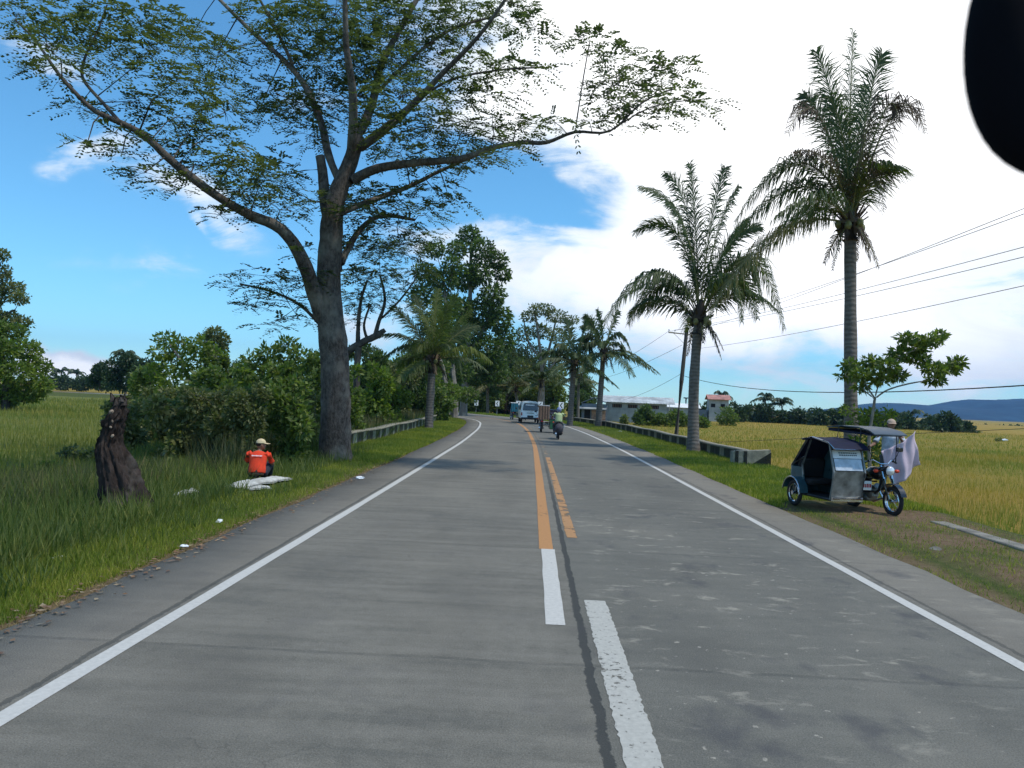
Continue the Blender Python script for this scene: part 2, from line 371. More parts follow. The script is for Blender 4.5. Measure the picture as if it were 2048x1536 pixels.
M['concrete'] = mat('concrete', (.19, .175, .145), .9, var=.3, scale=2.5, bump=.4, bscale=30)
M['block'] = mat('blockwork', (.30, .32, .31), .9, var=.15, scale=.8, bump=.3)
M['tin'] = mat('tin_roof', (.46, .48, .47), .5, .3, var=.25, scale=.7)
M['tinred'] = mat('red_tin_roof', (.40, .18, .14), .6, .2, var=.3, scale=.7)
M['tinwhite'] = mat('white_tin_roof', (.78, .79, .78), .45, .2, var=.08, scale=.7)
M['bluewall'] = mat('grey_blue_wall', (.12, .15, .18), .85, var=.2, scale=1)
M['brick'] = mat('brick_wall', (.26, .17, .12), .9, var=.25, scale=3)
M['dark'] = mat('dark_void', (.01, .01, .01), .9)
M['polewood'] = mat('pole_wood', (.075, .065, .055), .9, var=.25, scale=5, stretch=(1, 1, .2))
M['wire'] = mat('wire', (.02, .025, .03), .6)
M['signpole'] = mat('sign_post', (.5, .5, .48), .6)

# ------------------------------------------------------------------ road centreline
CL = [(-14, .48), (0, .48), (10, .48), (18, .46), (26, .42), (34, .35), (42, .17), (50, -.07), (57, -.42), (64.5, -.98), (72.2, -2.2), (81, -4.9), (89.5, -8.5), (98, -13), (107, -19), (116, -27), (124, -38), (131, -55), (137, -80), (142, -120)]
def cr(P0, P1, P2, P3, t):
    return .5 * ((2 * P1) + (-P0 + P2) * t + (2 * P0 - 5 * P1 + 4 * P2 - P3) * t * t + (-P0 + 3 * P1 - 3 * P2 + P3) * t ** 3)
_p = [np.array((x, y)) for y, x in CL]; C = []
for i in range(len(_p) - 1):
    a, b, c, d = _p[max(0, i - 1)], _p[i], _p[i + 1], _p[min(len(_p) - 1, i + 2)]
    for k in range(8): C.append(cr(a, b, c, d, k / 8))
C.append(_p[-1]); C = np.array(C)
TAN = np.gradient(C, axis=0); TAN /= np.linalg.norm(TAN, axis=1)[:, None]; NRM = np.stack([TAN[:, 1], -TAN[:, 0]], 1)
ARC = np.concatenate([[0], np.cumsum(np.linalg.norm(np.diff(C, axis=0), axis=1))]); Y0ARC = np.interp(0, C[:60, 1], ARC[:60])
def road_pt(s, off):                                       # s = metres along from beside the camera
    a = s + Y0ARC; x = np.interp(a, ARC, C[:, 0]); y = np.interp(a, ARC, C[:, 1]); nx = np.interp(a, ARC, NRM[:, 0]); ny = np.interp(a, ARC, NRM[:, 1])
    return np.array([x + nx * off, y + ny * off])
def road_ang(s):
    a = s + Y0ARC; return math.atan2(np.interp(a, ARC, TAN[:, 1]), np.interp(a, ARC, TAN[:, 0])) - math.pi / 2
def ribbon(name, s0, s1, offs, z, mt, step=1.0, th=0.0, jl=0.0, seed=0):
    n = max(2, int((s1 - s0) / step) + 1); S = np.linspace(s0, s1, n); V = []; UV = []; Fc = []; k = len(offs); rs = np.random.RandomState(seed)
    for s in S:
        for j, o in enumerate(offs):
            oo = o + (rs.uniform(-jl, jl) if jl and j in (0, k - 1) else 0)
            p = road_pt(s, oo); V.append((p[0], p[1], z)); UV.append((oo, s))
    for i in range(n - 1):
        for j in range(k - 1): Fc.append((i * k + j, i * k + j + 1, (i + 1) * k + j + 1, (i + 1) * k + j))
    if th:                                                # close the sides down to the ground
        b = len(V)
        for i in range(n):
            for j in (0, k - 1): v = V[i * k + j]; V.append((v[0], v[1], z - th)); UV.append(UV[i * k + j])
        for i in range(n - 1):
            Fc.append((i * k, (i + 1) * k, b + 2 * (i + 1), b + 2 * i)); Fc.append((i * k + k - 1, b + 2 * i + 1, b + 2 * (i + 1) + 1, (i + 1) * k + k - 1))
    return npmesh(name, V, Fc, mt, uv=UV)
def roadmat():
    m = bpy.data.materials.new('road_concrete'); m.use_nodes = True; t = NT(m.node_tree); b = t.n['Principled BSDF']
    tc = t.node('ShaderNodeTexCoord'); uv = tc.outputs['UV']; sp = t.node('ShaderNodeSeparateXYZ'); t.link(uv, sp.inputs[0]); U, V = sp.outputs[0], sp.outputs[1]
    fine = t.noise(uv, 90, 3, .7); mid = t.noise(uv, 9, 6, .65); big = t.noise(t.mapping(uv, (.9, .35, 1)), 1.0, 5, .6); streak = t.noise(t.mapping(uv, (.35, 2.6, 1)), 1.6, 5, .6)
    base = t.ramp(mid, [(.3, (.118, .118, .108)), (.7, (.172, .171, .157))])
    base = t.mixc(t.mr(big, .38, .62, 0, .55), base, (.135, .132, .118))
    base = t.mixc(t.mr(streak, .46, .66, 0, .5), base, (.205, .202, .186))
    base = t.mixc(t.mr(streak, .44, .30, 0, .45), base, (.085, .09, .086))
    rl = t.math('MULTIPLY', t.mr(U, -.05, .05, 0, 1), t.mr(U, 3.4, 3.5, 1, 0))       # right lane: older, darker patching
    base = t.mixc(t.math('MULTIPLY', rl, .5), base, (.105, .113, .108))
    sh = t.math('ADD', t.mr(U, -3.55, -3.6, 0, 1), t.mr(U, 3.55, 3.6, 0, 1))
    base = t.mixc(t.math('MULTIPLY', sh, .45), base, (.175, .165, .148))
    vor = t.node('ShaderNodeTexVoronoi'); vor.inputs['Scale'].default_value = 55; t.link(uv, vor.inputs['Vector']); base = t.mixc(t.mr(vor.outputs['Distance'], .12, .3, .35, 0), base, (.27, .26, .24))
    track = t.math('MAXIMUM', t.mr(t.math('ABSOLUTE', t.math('SUBTRACT', t.math('ABSOLUTE', t.math('SUBTRACT', t.math('ABSOLUTE', U), 1.75)), .8)), .0, .55, 1, 0), 0); base = t.mixc(t.math('MULTIPLY', track, t.mr(big, .3, .7, .05, .3)), base, (.085, .085, .08))
    blot = t.noise(t.mapping(uv, (1, .7, 1), loc=(1, 4, 0)), .45, 7, .62); base = t.mixc(t.mr(blot, .52, .64, 0, .35), base, (.21, .205, .185)); base = t.mixc(t.mr(blot, .47, .36, 0, .35), base, (.08, .083, .08))
    grit = t.ramp(fine, [(.32, .55), (.5, 1.0), (.72, 1.4)]); base = t.mixc(.8, base, grit, 'MULTIPLY')
    # dark sealed longitudinal joints and transverse joints every 4.5 m
    wob = t.math('ADD', t.math('MULTIPLY', t.math('SUBTRACT', t.noise(t.mapping(uv, (0, 1, 1)), 1.7, 5), .5), .07), t.math('MULTIPLY', t.math('SUBTRACT', t.noise(uv, 14, 4, .7), .5), .07))
    def line(at_, w, k):
        d = t.math('ABSOLUTE', t.math('SUBTRACT', t.math('ADD', U, wob), at_)); return t.math('MULTIPLY', t.mr(d, w, w * 1.35, 1, 0), k)
    j = t.math('MAXIMUM', t.math('MULTIPLY', line(0.0, .028, .85), t.mr(V, 13, 30, 1, .3)), line(-3.56, .02, .55)); j = t.math('MAXIMUM', j, line(3.62, .02, .5))
    vv = t.math('ADD', V, t.math('MULTIPLY', t.math('SUBTRACT', t.noise(uv, 1.2, 4), .5), .12))
    pp = t.math('ABSOLUTE', t.math('SUBTRACT', t.math('FRACT', t.math('DIVIDE', t.math('ADD', vv, .95), 4.5)), .5))
    j = t.math('MAXIMUM', j, t.math('MULTIPLY', t.mr(pp, .004, .008, 1, 0), t.mr(mid, .4, .6, .08, .38)))
    base = t.mixc(j, base, (.032, .036, .038))
    vc = t.node('ShaderNodeTexVoronoi', feature='DISTANCE_TO_EDGE'); vc.inputs['Scale'].default_value = .55
    wn = t.node('ShaderNodeTexNoise'); wn.inputs['Scale'].default_value = 3.5; wn.inputs['Detail'].default_value = 6; t.link(uv, wn.inputs['Vector'])
    wa = t.node('ShaderNodeVectorMath', operation='SCALE'); t.link(wn.outputs['Color'], wa.inputs[0]); wa.inputs['Scale'].default_value = .5
    wb = t.node('ShaderNodeVectorMath', operation='ADD'); t.link(wa.outputs[0], wb.inputs[0]); t.link(uv, wb.inputs[1]); t.link(wb.outputs[0], vc.inputs['Vector'])
    base = t.mixc(t.math('MULTIPLY', t.mr(vc.outputs['Distance'], .002, .006, .4, 0), t.mr(t.noise(uv, .6, 3), .56, .64, 0, 1)), base, (.045, .047, .046))
    # pale paint scuffs and dark oil stains in the right lane
    sc = t.noise(t.mapping(uv, (1.5, 2.6, 1), loc=(3, 1, 0)), 1.25, 6, .68, .3)
    lane2 = t.math('MULTIPLY', t.mr(U, .05, .5, 0, 1), t.mr(U, 3.3, 2.4, .35, 1)); scm = t.math('MULTIPLY', t.mr(sc, .575, .66, 0, .62), t.math('MULTIPLY', lane2, t.math('MULTIPLY', t.mr(V, 4, 7, .35, 1), t.mr(V, 12, 20, 1, .1))))
    base = t.mixc(scm, base, (.36, .35, .31))
    fl = t.noise(t.mapping(uv, (1, 1, 1), loc=(9, 2, 0)), 11, 3, .5); base = t.mixc(t.math('MULTIPLY', t.mr(fl, .69, .72, 0, .7), lane2), base, (.36, .35, .32))
    oi = t.noise(t.mapping(uv, (1.2, .9, 1), loc=(5, 7, 0)), 1.1, 5); base = t.mixc(t.math('MULTIPLY', t.mr(oi, .57, .68, 0, .6), t.mr(U, 0, .8, .3, 1)), base, (.055, .058, .07))
    base = t.mixc(1.0, base, (1.13, 1.06, .95), 'MULTIPLY'); t.link(base, b.inputs['Base Color']); b.inputs['Roughness'].default_value = .88; b.inputs['Specular IOR Level'].default_value = .3
    bp = t.node('ShaderNodeBump'); bp.inputs['Strength'].default_value = .55; bp.inputs['Distance'].default_value = .012
    t.link(t.math('ADD', fine, t.math('MULTIPLY', j, -1.5)), bp.inputs['Height']); t.link(bp.outputs[0], b.inputs['Normal'])
    return m
def paint(name, col, wear, dirt=.3, sc=7, ro=.72):
    m = bpy.data.materials.new(name); m.use_nodes = True; t = NT(m.node_tree); b = t.n['Principled BSDF']; out = t.n['Material Output']
    tc = t.node('ShaderNodeTexCoord'); uv = tc.outputs['UV']; n = t.noise(uv, sc, 7 if ro > .6 else 3, ro); n2 = t.noise(t.mapping(uv, (1, .25, 1)), 2.0, 4)
    t.link(t.mixc(t.mr(t.noise(uv, 24, 5, .7), .35, .7, 0, dirt), col, tuple(q * .6 for q in col)), b.inputs['Base Color']); b.inputs['Roughness'].default_value = .75
    f = t.math('ADD', t.math('MULTIPLY', n, .7), t.math('MULTIPLY', n2, .3))
    tr = t.node('ShaderNodeBsdfTransparent'); mx = t.node('ShaderNodeMixShader'); t.link(t.mr(f, wear - .02, wear + .02, 1, 0), mx.inputs[0])
    t.link(b.outputs[0], mx.inputs[2]); t.link(tr.outputs[0], mx.inputs[1])
    # fac 1 = paint, 0 = worn through
    t.link(mx.outputs[0], out.inputs[0]); return m
tag(ribbon('road', -12, 190, [-4.5, -3.6, -2.4, -1.2, 0, 1.2, 2.4, 3.6, 4.52], 0.0, roadmat(), 1.0, .12, .06), kind='structure')
MK = dict(kind='structure')
PW, PO = paint('white_road_paint', (.56, .54, .49), .64, .5, 9), paint('orange_road_paint', (.47, .225, .075), .61, .5, 9)
PWO, POO = paint('worn_white_paint', (.47, .455, .40), .575, .6, 16), paint('worn_orange_paint', (.44, .23, .09), .56, .6, 3.2, .66)
POF = paint('faint_orange_paint', (.36, .24, .14), .47, .4, 3)
tag(ribbon('road_marking', -12, 190, [-3.49, -3.36], .004, PW, 1, 0, .006), **MK)
tag(ribbon('road_marking', -12, 190, [3.38, 3.51], .004, PW, 1, 0, .006), **MK)
tag(ribbon('road_marking', 10.25, 190, [-.33, -.15], .004, PO, 1, 0, .004), **MK)
tag(ribbon('road_marking', 6.8, 10.25, [-.30, -.13], .004, PW, .25, 0, .004), **MK)
tag(ribbon('road_marking', -2, 7.7, [.09, .30], .004, PWO, .04, 0, .009, 3), **MK)
tag(ribbon('road_marking', 11.2, 27, [.07, .22], .004, POO, .08, 0, .008, 4), **MK)
tag(ribbon('road_marking', 27, 75, [.07, .20], .004, POF, .25, 0, .01, 5), **MK)

# ------------------------------------------------------------------ ground sheet
def road_dist(X, Y):
    X = np.asarray(X, dtype=float); Y = np.asarray(Y, dtype=float); sh = X.shape; X = X.ravel(); Y = Y.ravel(); out = np.empty(len(X))
    for i in range(0, len(X), 4000):
        dx = X[i:i + 4000, None] - C[None, :, 0]; dy = Y[i:i + 4000, None] - C[None, :, 1]; d2 = dx * dx + dy * dy; k = d2.argmin(1); r = np.arange(len(k))
        out[i:i + 4000] = dx[r, k] * NRM[k, 0] + dy[r, k] * NRM[k, 1]
        far = (Y[i:i + 4000] < C[0, 1]); out[i:i + 4000][far] = X[i:i + 4000][far] - .48
    return out.reshape(sh)
def sstep(a, b, x):
    t = np.clip((x - a) / (b - a), 0, 1); return t * t * (3 - 2 * t)
def gz(X, Y):
    d = road_dist(X, Y); X = np.asarray(X, float); Y = np.asarray(Y, float)
    bump = (np.sin(X * 2.1 + Y * .7) * np.sin(Y * 1.3 - X) + np.sin(X * .63 + 2) * np.sin(Y * .41)) * .5
    near = sstep(4.2, 6.0, np.abs(d))
    z = -.022 + near * bump * .03 + .05 * sstep(4.6, 5.6, np.abs(d)) * (np.abs(d) < 9)
    zl = -.45 * sstep(7.5, 13, -d); zr = -.55 * sstep(7.75, 9.2, d)
    return np.where(d < 0, z + zl, z + zr)
def groundmat():
    m = bpy.data.materials.new('ground_cover'); m.use_nodes = True; t = NT(m.node_tree); b = t.n['Principled BSDF']
    tc = t.node('ShaderNodeTexCoord'); P = tc.outputs['Object']; at_ = t.node('ShaderNodeAttribute', attribute_name='roadd'); D = at_.outputs['Fac']
    sp = t.node('ShaderNodeSeparateXYZ'); t.link(P, sp.inputs[0]); Y = sp.outputs[1]
    n1 = t.noise(P, .5, 6); n2 = t.noise(P, 6, 6, .65); n3 = t.noise(P, 40, 3); nf = t.noise(t.mapping(P, (.035, .016, 1)), 1, 5)
    verge = t.ramp(n2, [(.3, (.055, .075, .02)), (.55, (.095, .115, .03)), (.75, (.17, .145, .065))])
    soil = t.ramp(n2, [(.3, (.15, .095, .055)), (.7, (.24, .17, .105))])
    fr = t.ramp(nf, [(.30, (.22, .19, .035)), (.46, (.32, .235, .045)), (.60, (.38, .25, .055)), (.75, (.42, .25, .08))])
    fl = t.ramp(nf, [(.3, (.13, .16, .035)), (.7, (.22, .22, .06))])
    isr = t.mr(t.math('ADD', D, t.math('MULTIPLY', t.math('SUBTRACT', n1, .5), .8)), 7.9, 8.7, 0, 1); isl = t.mr(D, -13, -15, 0, 1)
    c = t.mixc(isr, verge, fr); c = t.mixc(isl, c, fl)
    c = t.mixc(t.mr(n3, .3, .7, 0, .35), c, (.05, .07, .02))
    # bare soil: thin strip along the pavement, worn patch on the near right
    ad = t.math('ADD', t.math('ABSOLUTE', D), t.math('MULTIPLY', t.math('SUBTRACT', n1, .5), .6))
    edge = t.mr(ad, 4.75, 5.0, .8, 0)
    yr = t.math('MULTIPLY', t.mr(Y, 20, 15.5, 0, 1), t.math('MULTIPLY', t.mr(D, 5.0, 5.4, 0, 1), t.mr(D, 7.9, 7.5, 0, 1)))
    patch = t.math('MULTIPLY', yr, t.mr(n1, .36, .52, .25, 1))
    c = t.mixc(t.math('MAXIMUM', edge, patch), c, soil)
    t.link(c, b.inputs['Base Color']); b.inputs['Roughness'].default_value = .95; b.inputs['Specular IOR Level'].default_value = .1
    bp = t.node('ShaderNodeBump'); bp.inputs['Strength'].default_value = .8; bp.inputs['Distance'].default_value = .06
    t.link(t.math('ADD', n2, n3), bp.inputs['Height']); t.link(bp.outputs[0], b.inputs['Normal']); return m
def axis(knots):
    o = []
    for (a, b, s) in knots: o += list(np.arange(a, b, s))
    return np.array(o)
xs = axis([(-4500, -600, 300), (-600, -120, 40), (-120, -30, 6), (-30, -10, 1.2), (-10, -3.9, .25), (-3.9, 4.6, 1.2), (4.6, 10, .25), (10, 30, 1.2), (30, 120, 6), (120, 600, 40), (600, 4801, 300)])
ys = axis([(-400, -20, 40), (-20, 0, 4), (0, 60, .6), (60, 130, 1.5), (130, 400, 15), (400, 1000, 100), (1000, 5201, 400)])
GX, GY = np.meshgrid(xs, ys); GZ = gz(GX, GY); GZ[np.abs(road_dist(GX, GY)) < 4.3] = -.06
nx_, ny_ = len(xs), len(ys); idx = np.arange(nx_ * ny_).reshape(ny_, nx_)
Fg = np.stack([idx[:-1, :-1], idx[:-1, 1:], idx[1:, 1:], idx[1:, :-1]], -1).reshape(-1, 4)
g = npmesh('ground', np.stack([GX, GY, GZ], -1).reshape(-1, 3), Fg, groundmat(), smooth=True); tag(g, kind='structure')
a = g.data.attributes.new('roadd', 'FLOAT', 'POINT'); a.data.foreach_set('value', road_dist(GX, GY).ravel().astype(np.float32))

# ------------------------------------------------------------------ hills
def hills(name, pts, Y, depth, mt):
    V = []; Fc = []; rows = 7
    us = np.linspace(pts[0][0], pts[-1][0], 90)
    for r in range(rows):
        q = r / (rows - 1)
        for u in us:
            v = np.interp(u, [p[0] for p in pts], [p[1] for p in pts]); p = at(u, v, Y)
            x = p.x; h = max(2, p.z + 5 * noise.noise((u * .02, 3, 1)) + 2.5 * noise.noise((u * .09, 1, 1)))
            prof = math.sin(q * math.pi / 2) ** .8
            yy = Y - depth * (1 - q) + 120 * noise.noise((u * .01, q * 3, 2)) * (1 - q)
            V.append((x * (yy / Y if False else 1), yy, -6 + (h + 6) * prof * (1 + .10 * noise.noise((u * .03, q * 5, 0)) * (1 - q))))
    n = len(us)
    b = len(V)
    for u_i in range(n): p = V[(rows - 1) * n + u_i]; V.append((p[0], p[1] + depth, -6))
    for r in range(rows): 
        for i in range(n - 1): Fc.append((r * n + i, r * n + i + 1, (r + 1) * n + i + 1, (r + 1) * n + i))
    return tag(npmesh(name, V, Fc, mt, smooth=True), kind='structure')
M['hill'] = mat('haze_tinted_forest', (.020, .044, .060), .95, var=.35, scale=.012, detail=8, spec=.1)  # forest green shifted to blue: part of the haze is put into the colour
hills('hills', [(1560, 842), (1620, 832), (1690, 816), (1735, 806), (1800, 808), (1850, 812), (1900, 803), (1940, 798), (1980, 801), (2030, 797), (2100, 798), (2300, 790), (2600, 800), (2900, 850)], 3600, 900, M['hill'])

# ------------------------------------------------------------------ blades of grass, rice
rng = np.random.RandomState(7)
CLEAR = []
for (ua, va, ub, vb, w_) in ((455, 986, 566, 963, .42), (340, 1004, 402, 990, .22), (500, 992, 535, 978, .14)):
    a_, b_ = gnd(ua, va), gnd(ub, vb); CLEAR.append(((a_.x + b_.x) / 2, (a_.y + b_.y) / 2, (b_ - a_).length / 2 + .1, w_, math.atan2(b_.y - a_.y, b_.x - a_.x)))
CLEAR += [(-6.3, 11.7, .22, .2, 0), (gnd(513, 962).x, gnd(513, 962).y + .15, .3, .45, 0), (6.2, 16.2, 1.0, 1.0, 0)]
def blades(X, Y, hmin, hmax, w, lean=.5, zoff=-.02):
    keep = np.ones(len(X), bool)
    for (cx, cy, rx, ry, an) in CLEAR:
        c_, s_ = math.cos(an), math.sin(an); dx, dy = X - cx, Y - cy; keep &= ((dx * c_ + dy * s_) / rx) ** 2 + ((-dx * s_ + dy * c_) / ry) ** 2 > 1
    X, Y = X[keep], Y[keep]; n = len(X); Z = gz(X, Y) + zoff; h = rng.uniform(hmin, hmax, n); a = rng.uniform(0, 2 * np.pi, n); b = rng.uniform(0, 2 * np.pi, n)
    ln = h * lean * rng.uniform(.1, 1, n); ww = w * rng.uniform(.7, 1.3, n)
    V = np.empty((n, 3, 3)); dx, dy = np.cos(a) * ww / 2, np.sin(a) * ww / 2
    V[:, 0] = np.stack([X - dx, Y - dy, Z], 1); V[:, 1] = np.stack([X + dx, Y + dy, Z], 1)
    V[:, 2] = np.stack([X + np.cos(b) * ln, Y + np.sin(b) * ln, Z + h], 1)
    return V.reshape(-1, 3), np.arange(3 * n).reshape(-1, 3)
def persp_sample(n, y0, y1, power=1.5):                   # denser near the camera
    u = rng.rand(n); k = 1 - power
    return (y0 ** k + u * (y1 ** k - y0 ** k)) ** (1 / k)
def strip(n, y0, y1, d0, d1, power=1.5, clump=0.0):
    s = persp_sample(n, y0, y1, power); d = rng.uniform(d0, d1, n)
    if clump:
        keep = np.array([noise.noise((a_ * .9, b_ * .9, 5)) for a_, b_ in zip(s, d)]) > rng.uniform(-.5, .35, n) * clump; s, d = s[keep], d[keep]
    a = s + Y0ARC; x = np.interp(a, ARC, C[:, 0]) + np.interp(a, ARC, NRM[:, 0]) * d; y = np.interp(a, ARC, C[:, 1]) + np.interp(a, ARC, NRM[:, 1]) * d
    return x, y
def grass_obj(name, sets, mt, label=None):
    Vs, Fs, b = [], [], 0
    for (X, Y, h0, h1, w, ln) in sets:
        V, Fc = blades(X, Y, h0, h1, w, ln); Vs.append(V); Fs.append(Fc + b); b += len(V)
    o = npmesh(name, np.concatenate(Vs), np.concatenate(Fs), mt); return tag(o, label, name.replace('_', ' '), kind='stuff')
x1, y1 = strip(90000, 3.8, 22, -7.2, -4.6, 1.4); x2, y2 = strip(50000, 22, 75, -7.0, -4.55, 1.6); x3, y3 = strip(60000, 16, 80, 4.5, 8.2, 1.6); x4, y4 = strip(26000, 5.5, 19, 4.5, 7.7, 1.3, 1.0)
x5, y5 = strip(12000, 70, 125, 4.6, 9, 1.3)
grass_obj('grass', [(x1, y1, .04, .13, .014, .8), (x2, y2, .05, .16, .03, .7), (x3, y3, .05, .15, .03, .7), (x4, y4, .03, .09, .014, .9), (x5, y5, .08, .2, .07, .6)], M['grass'], 'short green verge grass along both sides of the road')
x1, y1 = strip(60000, 4.5, 26, -13, -5.6, 1.35); x2, y2 = strip(40000, 24, 80, -13, -6.9, 1.5); x3, y3 = strip(9000, 5, 17, -6.6, -5.0, 1.3, 1.2)
x4, y4 = strip(26000, 17.5, 32, -15, -7.4, 1.2, .6); x5, y5 = strip(22000, 30, 62, -14, -7.6, 1.3, .5); x6, y6 = strip(5000, 10.5, 18, -13, -7.2, 1.2, 1.2); k_ = x4 > -.44 * y4; x4, y4 = x4[k_], y4[k_]
grass_obj('tall_weeds', [(x4, y4, .3, 1.0, .035, .6), (x5, y5, .4, 1.1, .06, .5), (x6, y6, .25, .6, .025, .6)], M['tallweed'], 'tall olive brown weeds in front of the bushes on the left bank')
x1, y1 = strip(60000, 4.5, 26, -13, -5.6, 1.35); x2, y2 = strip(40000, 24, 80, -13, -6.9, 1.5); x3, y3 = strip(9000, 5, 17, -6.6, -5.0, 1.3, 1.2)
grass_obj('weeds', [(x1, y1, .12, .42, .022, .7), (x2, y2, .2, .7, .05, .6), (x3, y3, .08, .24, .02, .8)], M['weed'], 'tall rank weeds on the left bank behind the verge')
x1, y1 = strip(9000, 5.5, 18, 4.6, 7.6, 1.2, 1.0); x2, y2 = strip(6000, 4, 30, -4.65, -4.35, 1.2)
grass_obj('dry_grass', [(x1, y1, .02, .07, .014, 1.0), (x2, y2, .02, .06, .014, 1.2)], M['dry'], 'dry brown grass scattered over the bare right verge')
x1, y1 = strip(110000, 9, 60, 8.3, 40, 1.7); x2, y2 = strip(60000, 40, 150, 8.3, 110, 1.5)
grass_obj('rice_plants', [(x1, y1, .16, .30, .02, .35), (x2, y2, .2, .34, .06, .35)], M['rice'], 'ripening yellow green rice filling the right field')
x1, y1 = strip(60000, 10, 60, -45, -12, 1.5); x2, y2 = strip(40000, 50, 160, -140, -14, 1.4)
grass_obj('field_grass', [(x1, y1, .2, .5, .03, .4), (x2, y2, .25, .5, .09, .35)], M['field_l'], 'pale green field plants on the left side')

# ------------------------------------------------------------------ leaves and trees
def leaves(cent, dirs, L, W, droop=0.0):
    """rhombus leaves: cent (n,3), dirs (n,3) unit, L,W arrays"""
    n = len(cent); d = dirs / np.maximum(1e-6, np.linalg.norm(dirs, axis=1))[:, None]
    r = rng.normal(size=(n, 3)) * np.array([1, 1, 1.0]); s = np.cross(d, r); s /= np.maximum(1e-6, np.linalg.norm(s, axis=1))[:, None]
    L = np.broadcast_to(L, n)[:, None]; W = np.broadcast_to(W, n)[:, None]; V = np.empty((n, 4, 3))
    V[:, 0] = cent; V[:, 1] = cent + d * L * .5 + s * W * .5; V[:, 2] = cent + d * L; V[:, 3] = cent + d * L * .5 - s * W * .5
    V[:, 2, 2] -= droop * L[:, 0]
    return V.reshape(-1, 3), np.arange(4 * n).reshape(-1, 4)
def spray_leaves(cent, hd, Ls, pairs=7, lw=.045, ll=.13, tilt=.25):
    """pinnate sprays: many small leaflets both sides of a drooping rachis"""
    n = len(cent); hd = hd / np.linalg.norm(hd, axis=1)[:, None]; up = np.array([0, 0, 1.0]); side = np.cross(hd, up); side /= np.maximum(1e-6, np.linalg.norm(side, axis=1))[:, None]
    side = side + up[None] * rng.uniform(-tilt, tilt, n)[:, None]; out = []
    for k in range(pairs):
        q = (k + 1) / pairs; p = cent + hd * (Ls * q)[:, None] - up * (Ls * .35 * q * q)[:, None]
        for sg in (-1, 1):
            dd = side * sg + hd * .55 + up * rng.uniform(-.5, .15, n)[:, None]; dd /= np.linalg.norm(dd, axis=1)[:, None]
            l = ll * (1 - .35 * q) * rng.uniform(.7, 1.25, n)[:, None]; w = hd * lw * rng.uniform(.6, 1.2, n)[:, None]
            Q = np.empty((n, 4, 3)); Q[:, 0] = p; Q[:, 1] = p + dd * l * .5 + w; Q[:, 2] = p + dd * l; Q[:, 3] = p + dd * l * .5 - w; out.append(Q)
    V = np.concatenate(out).reshape(-1, 3); return V, np.arange(len(V)).reshape(-1, 4)
def inball(n, shell=.6):
    v = rng.normal(size=(n, 3)); v /= np.linalg.norm(v, axis=1)[:, None]; return v * (rng.uniform(shell ** 3, 1, n) ** (1 / 3))[:, None]
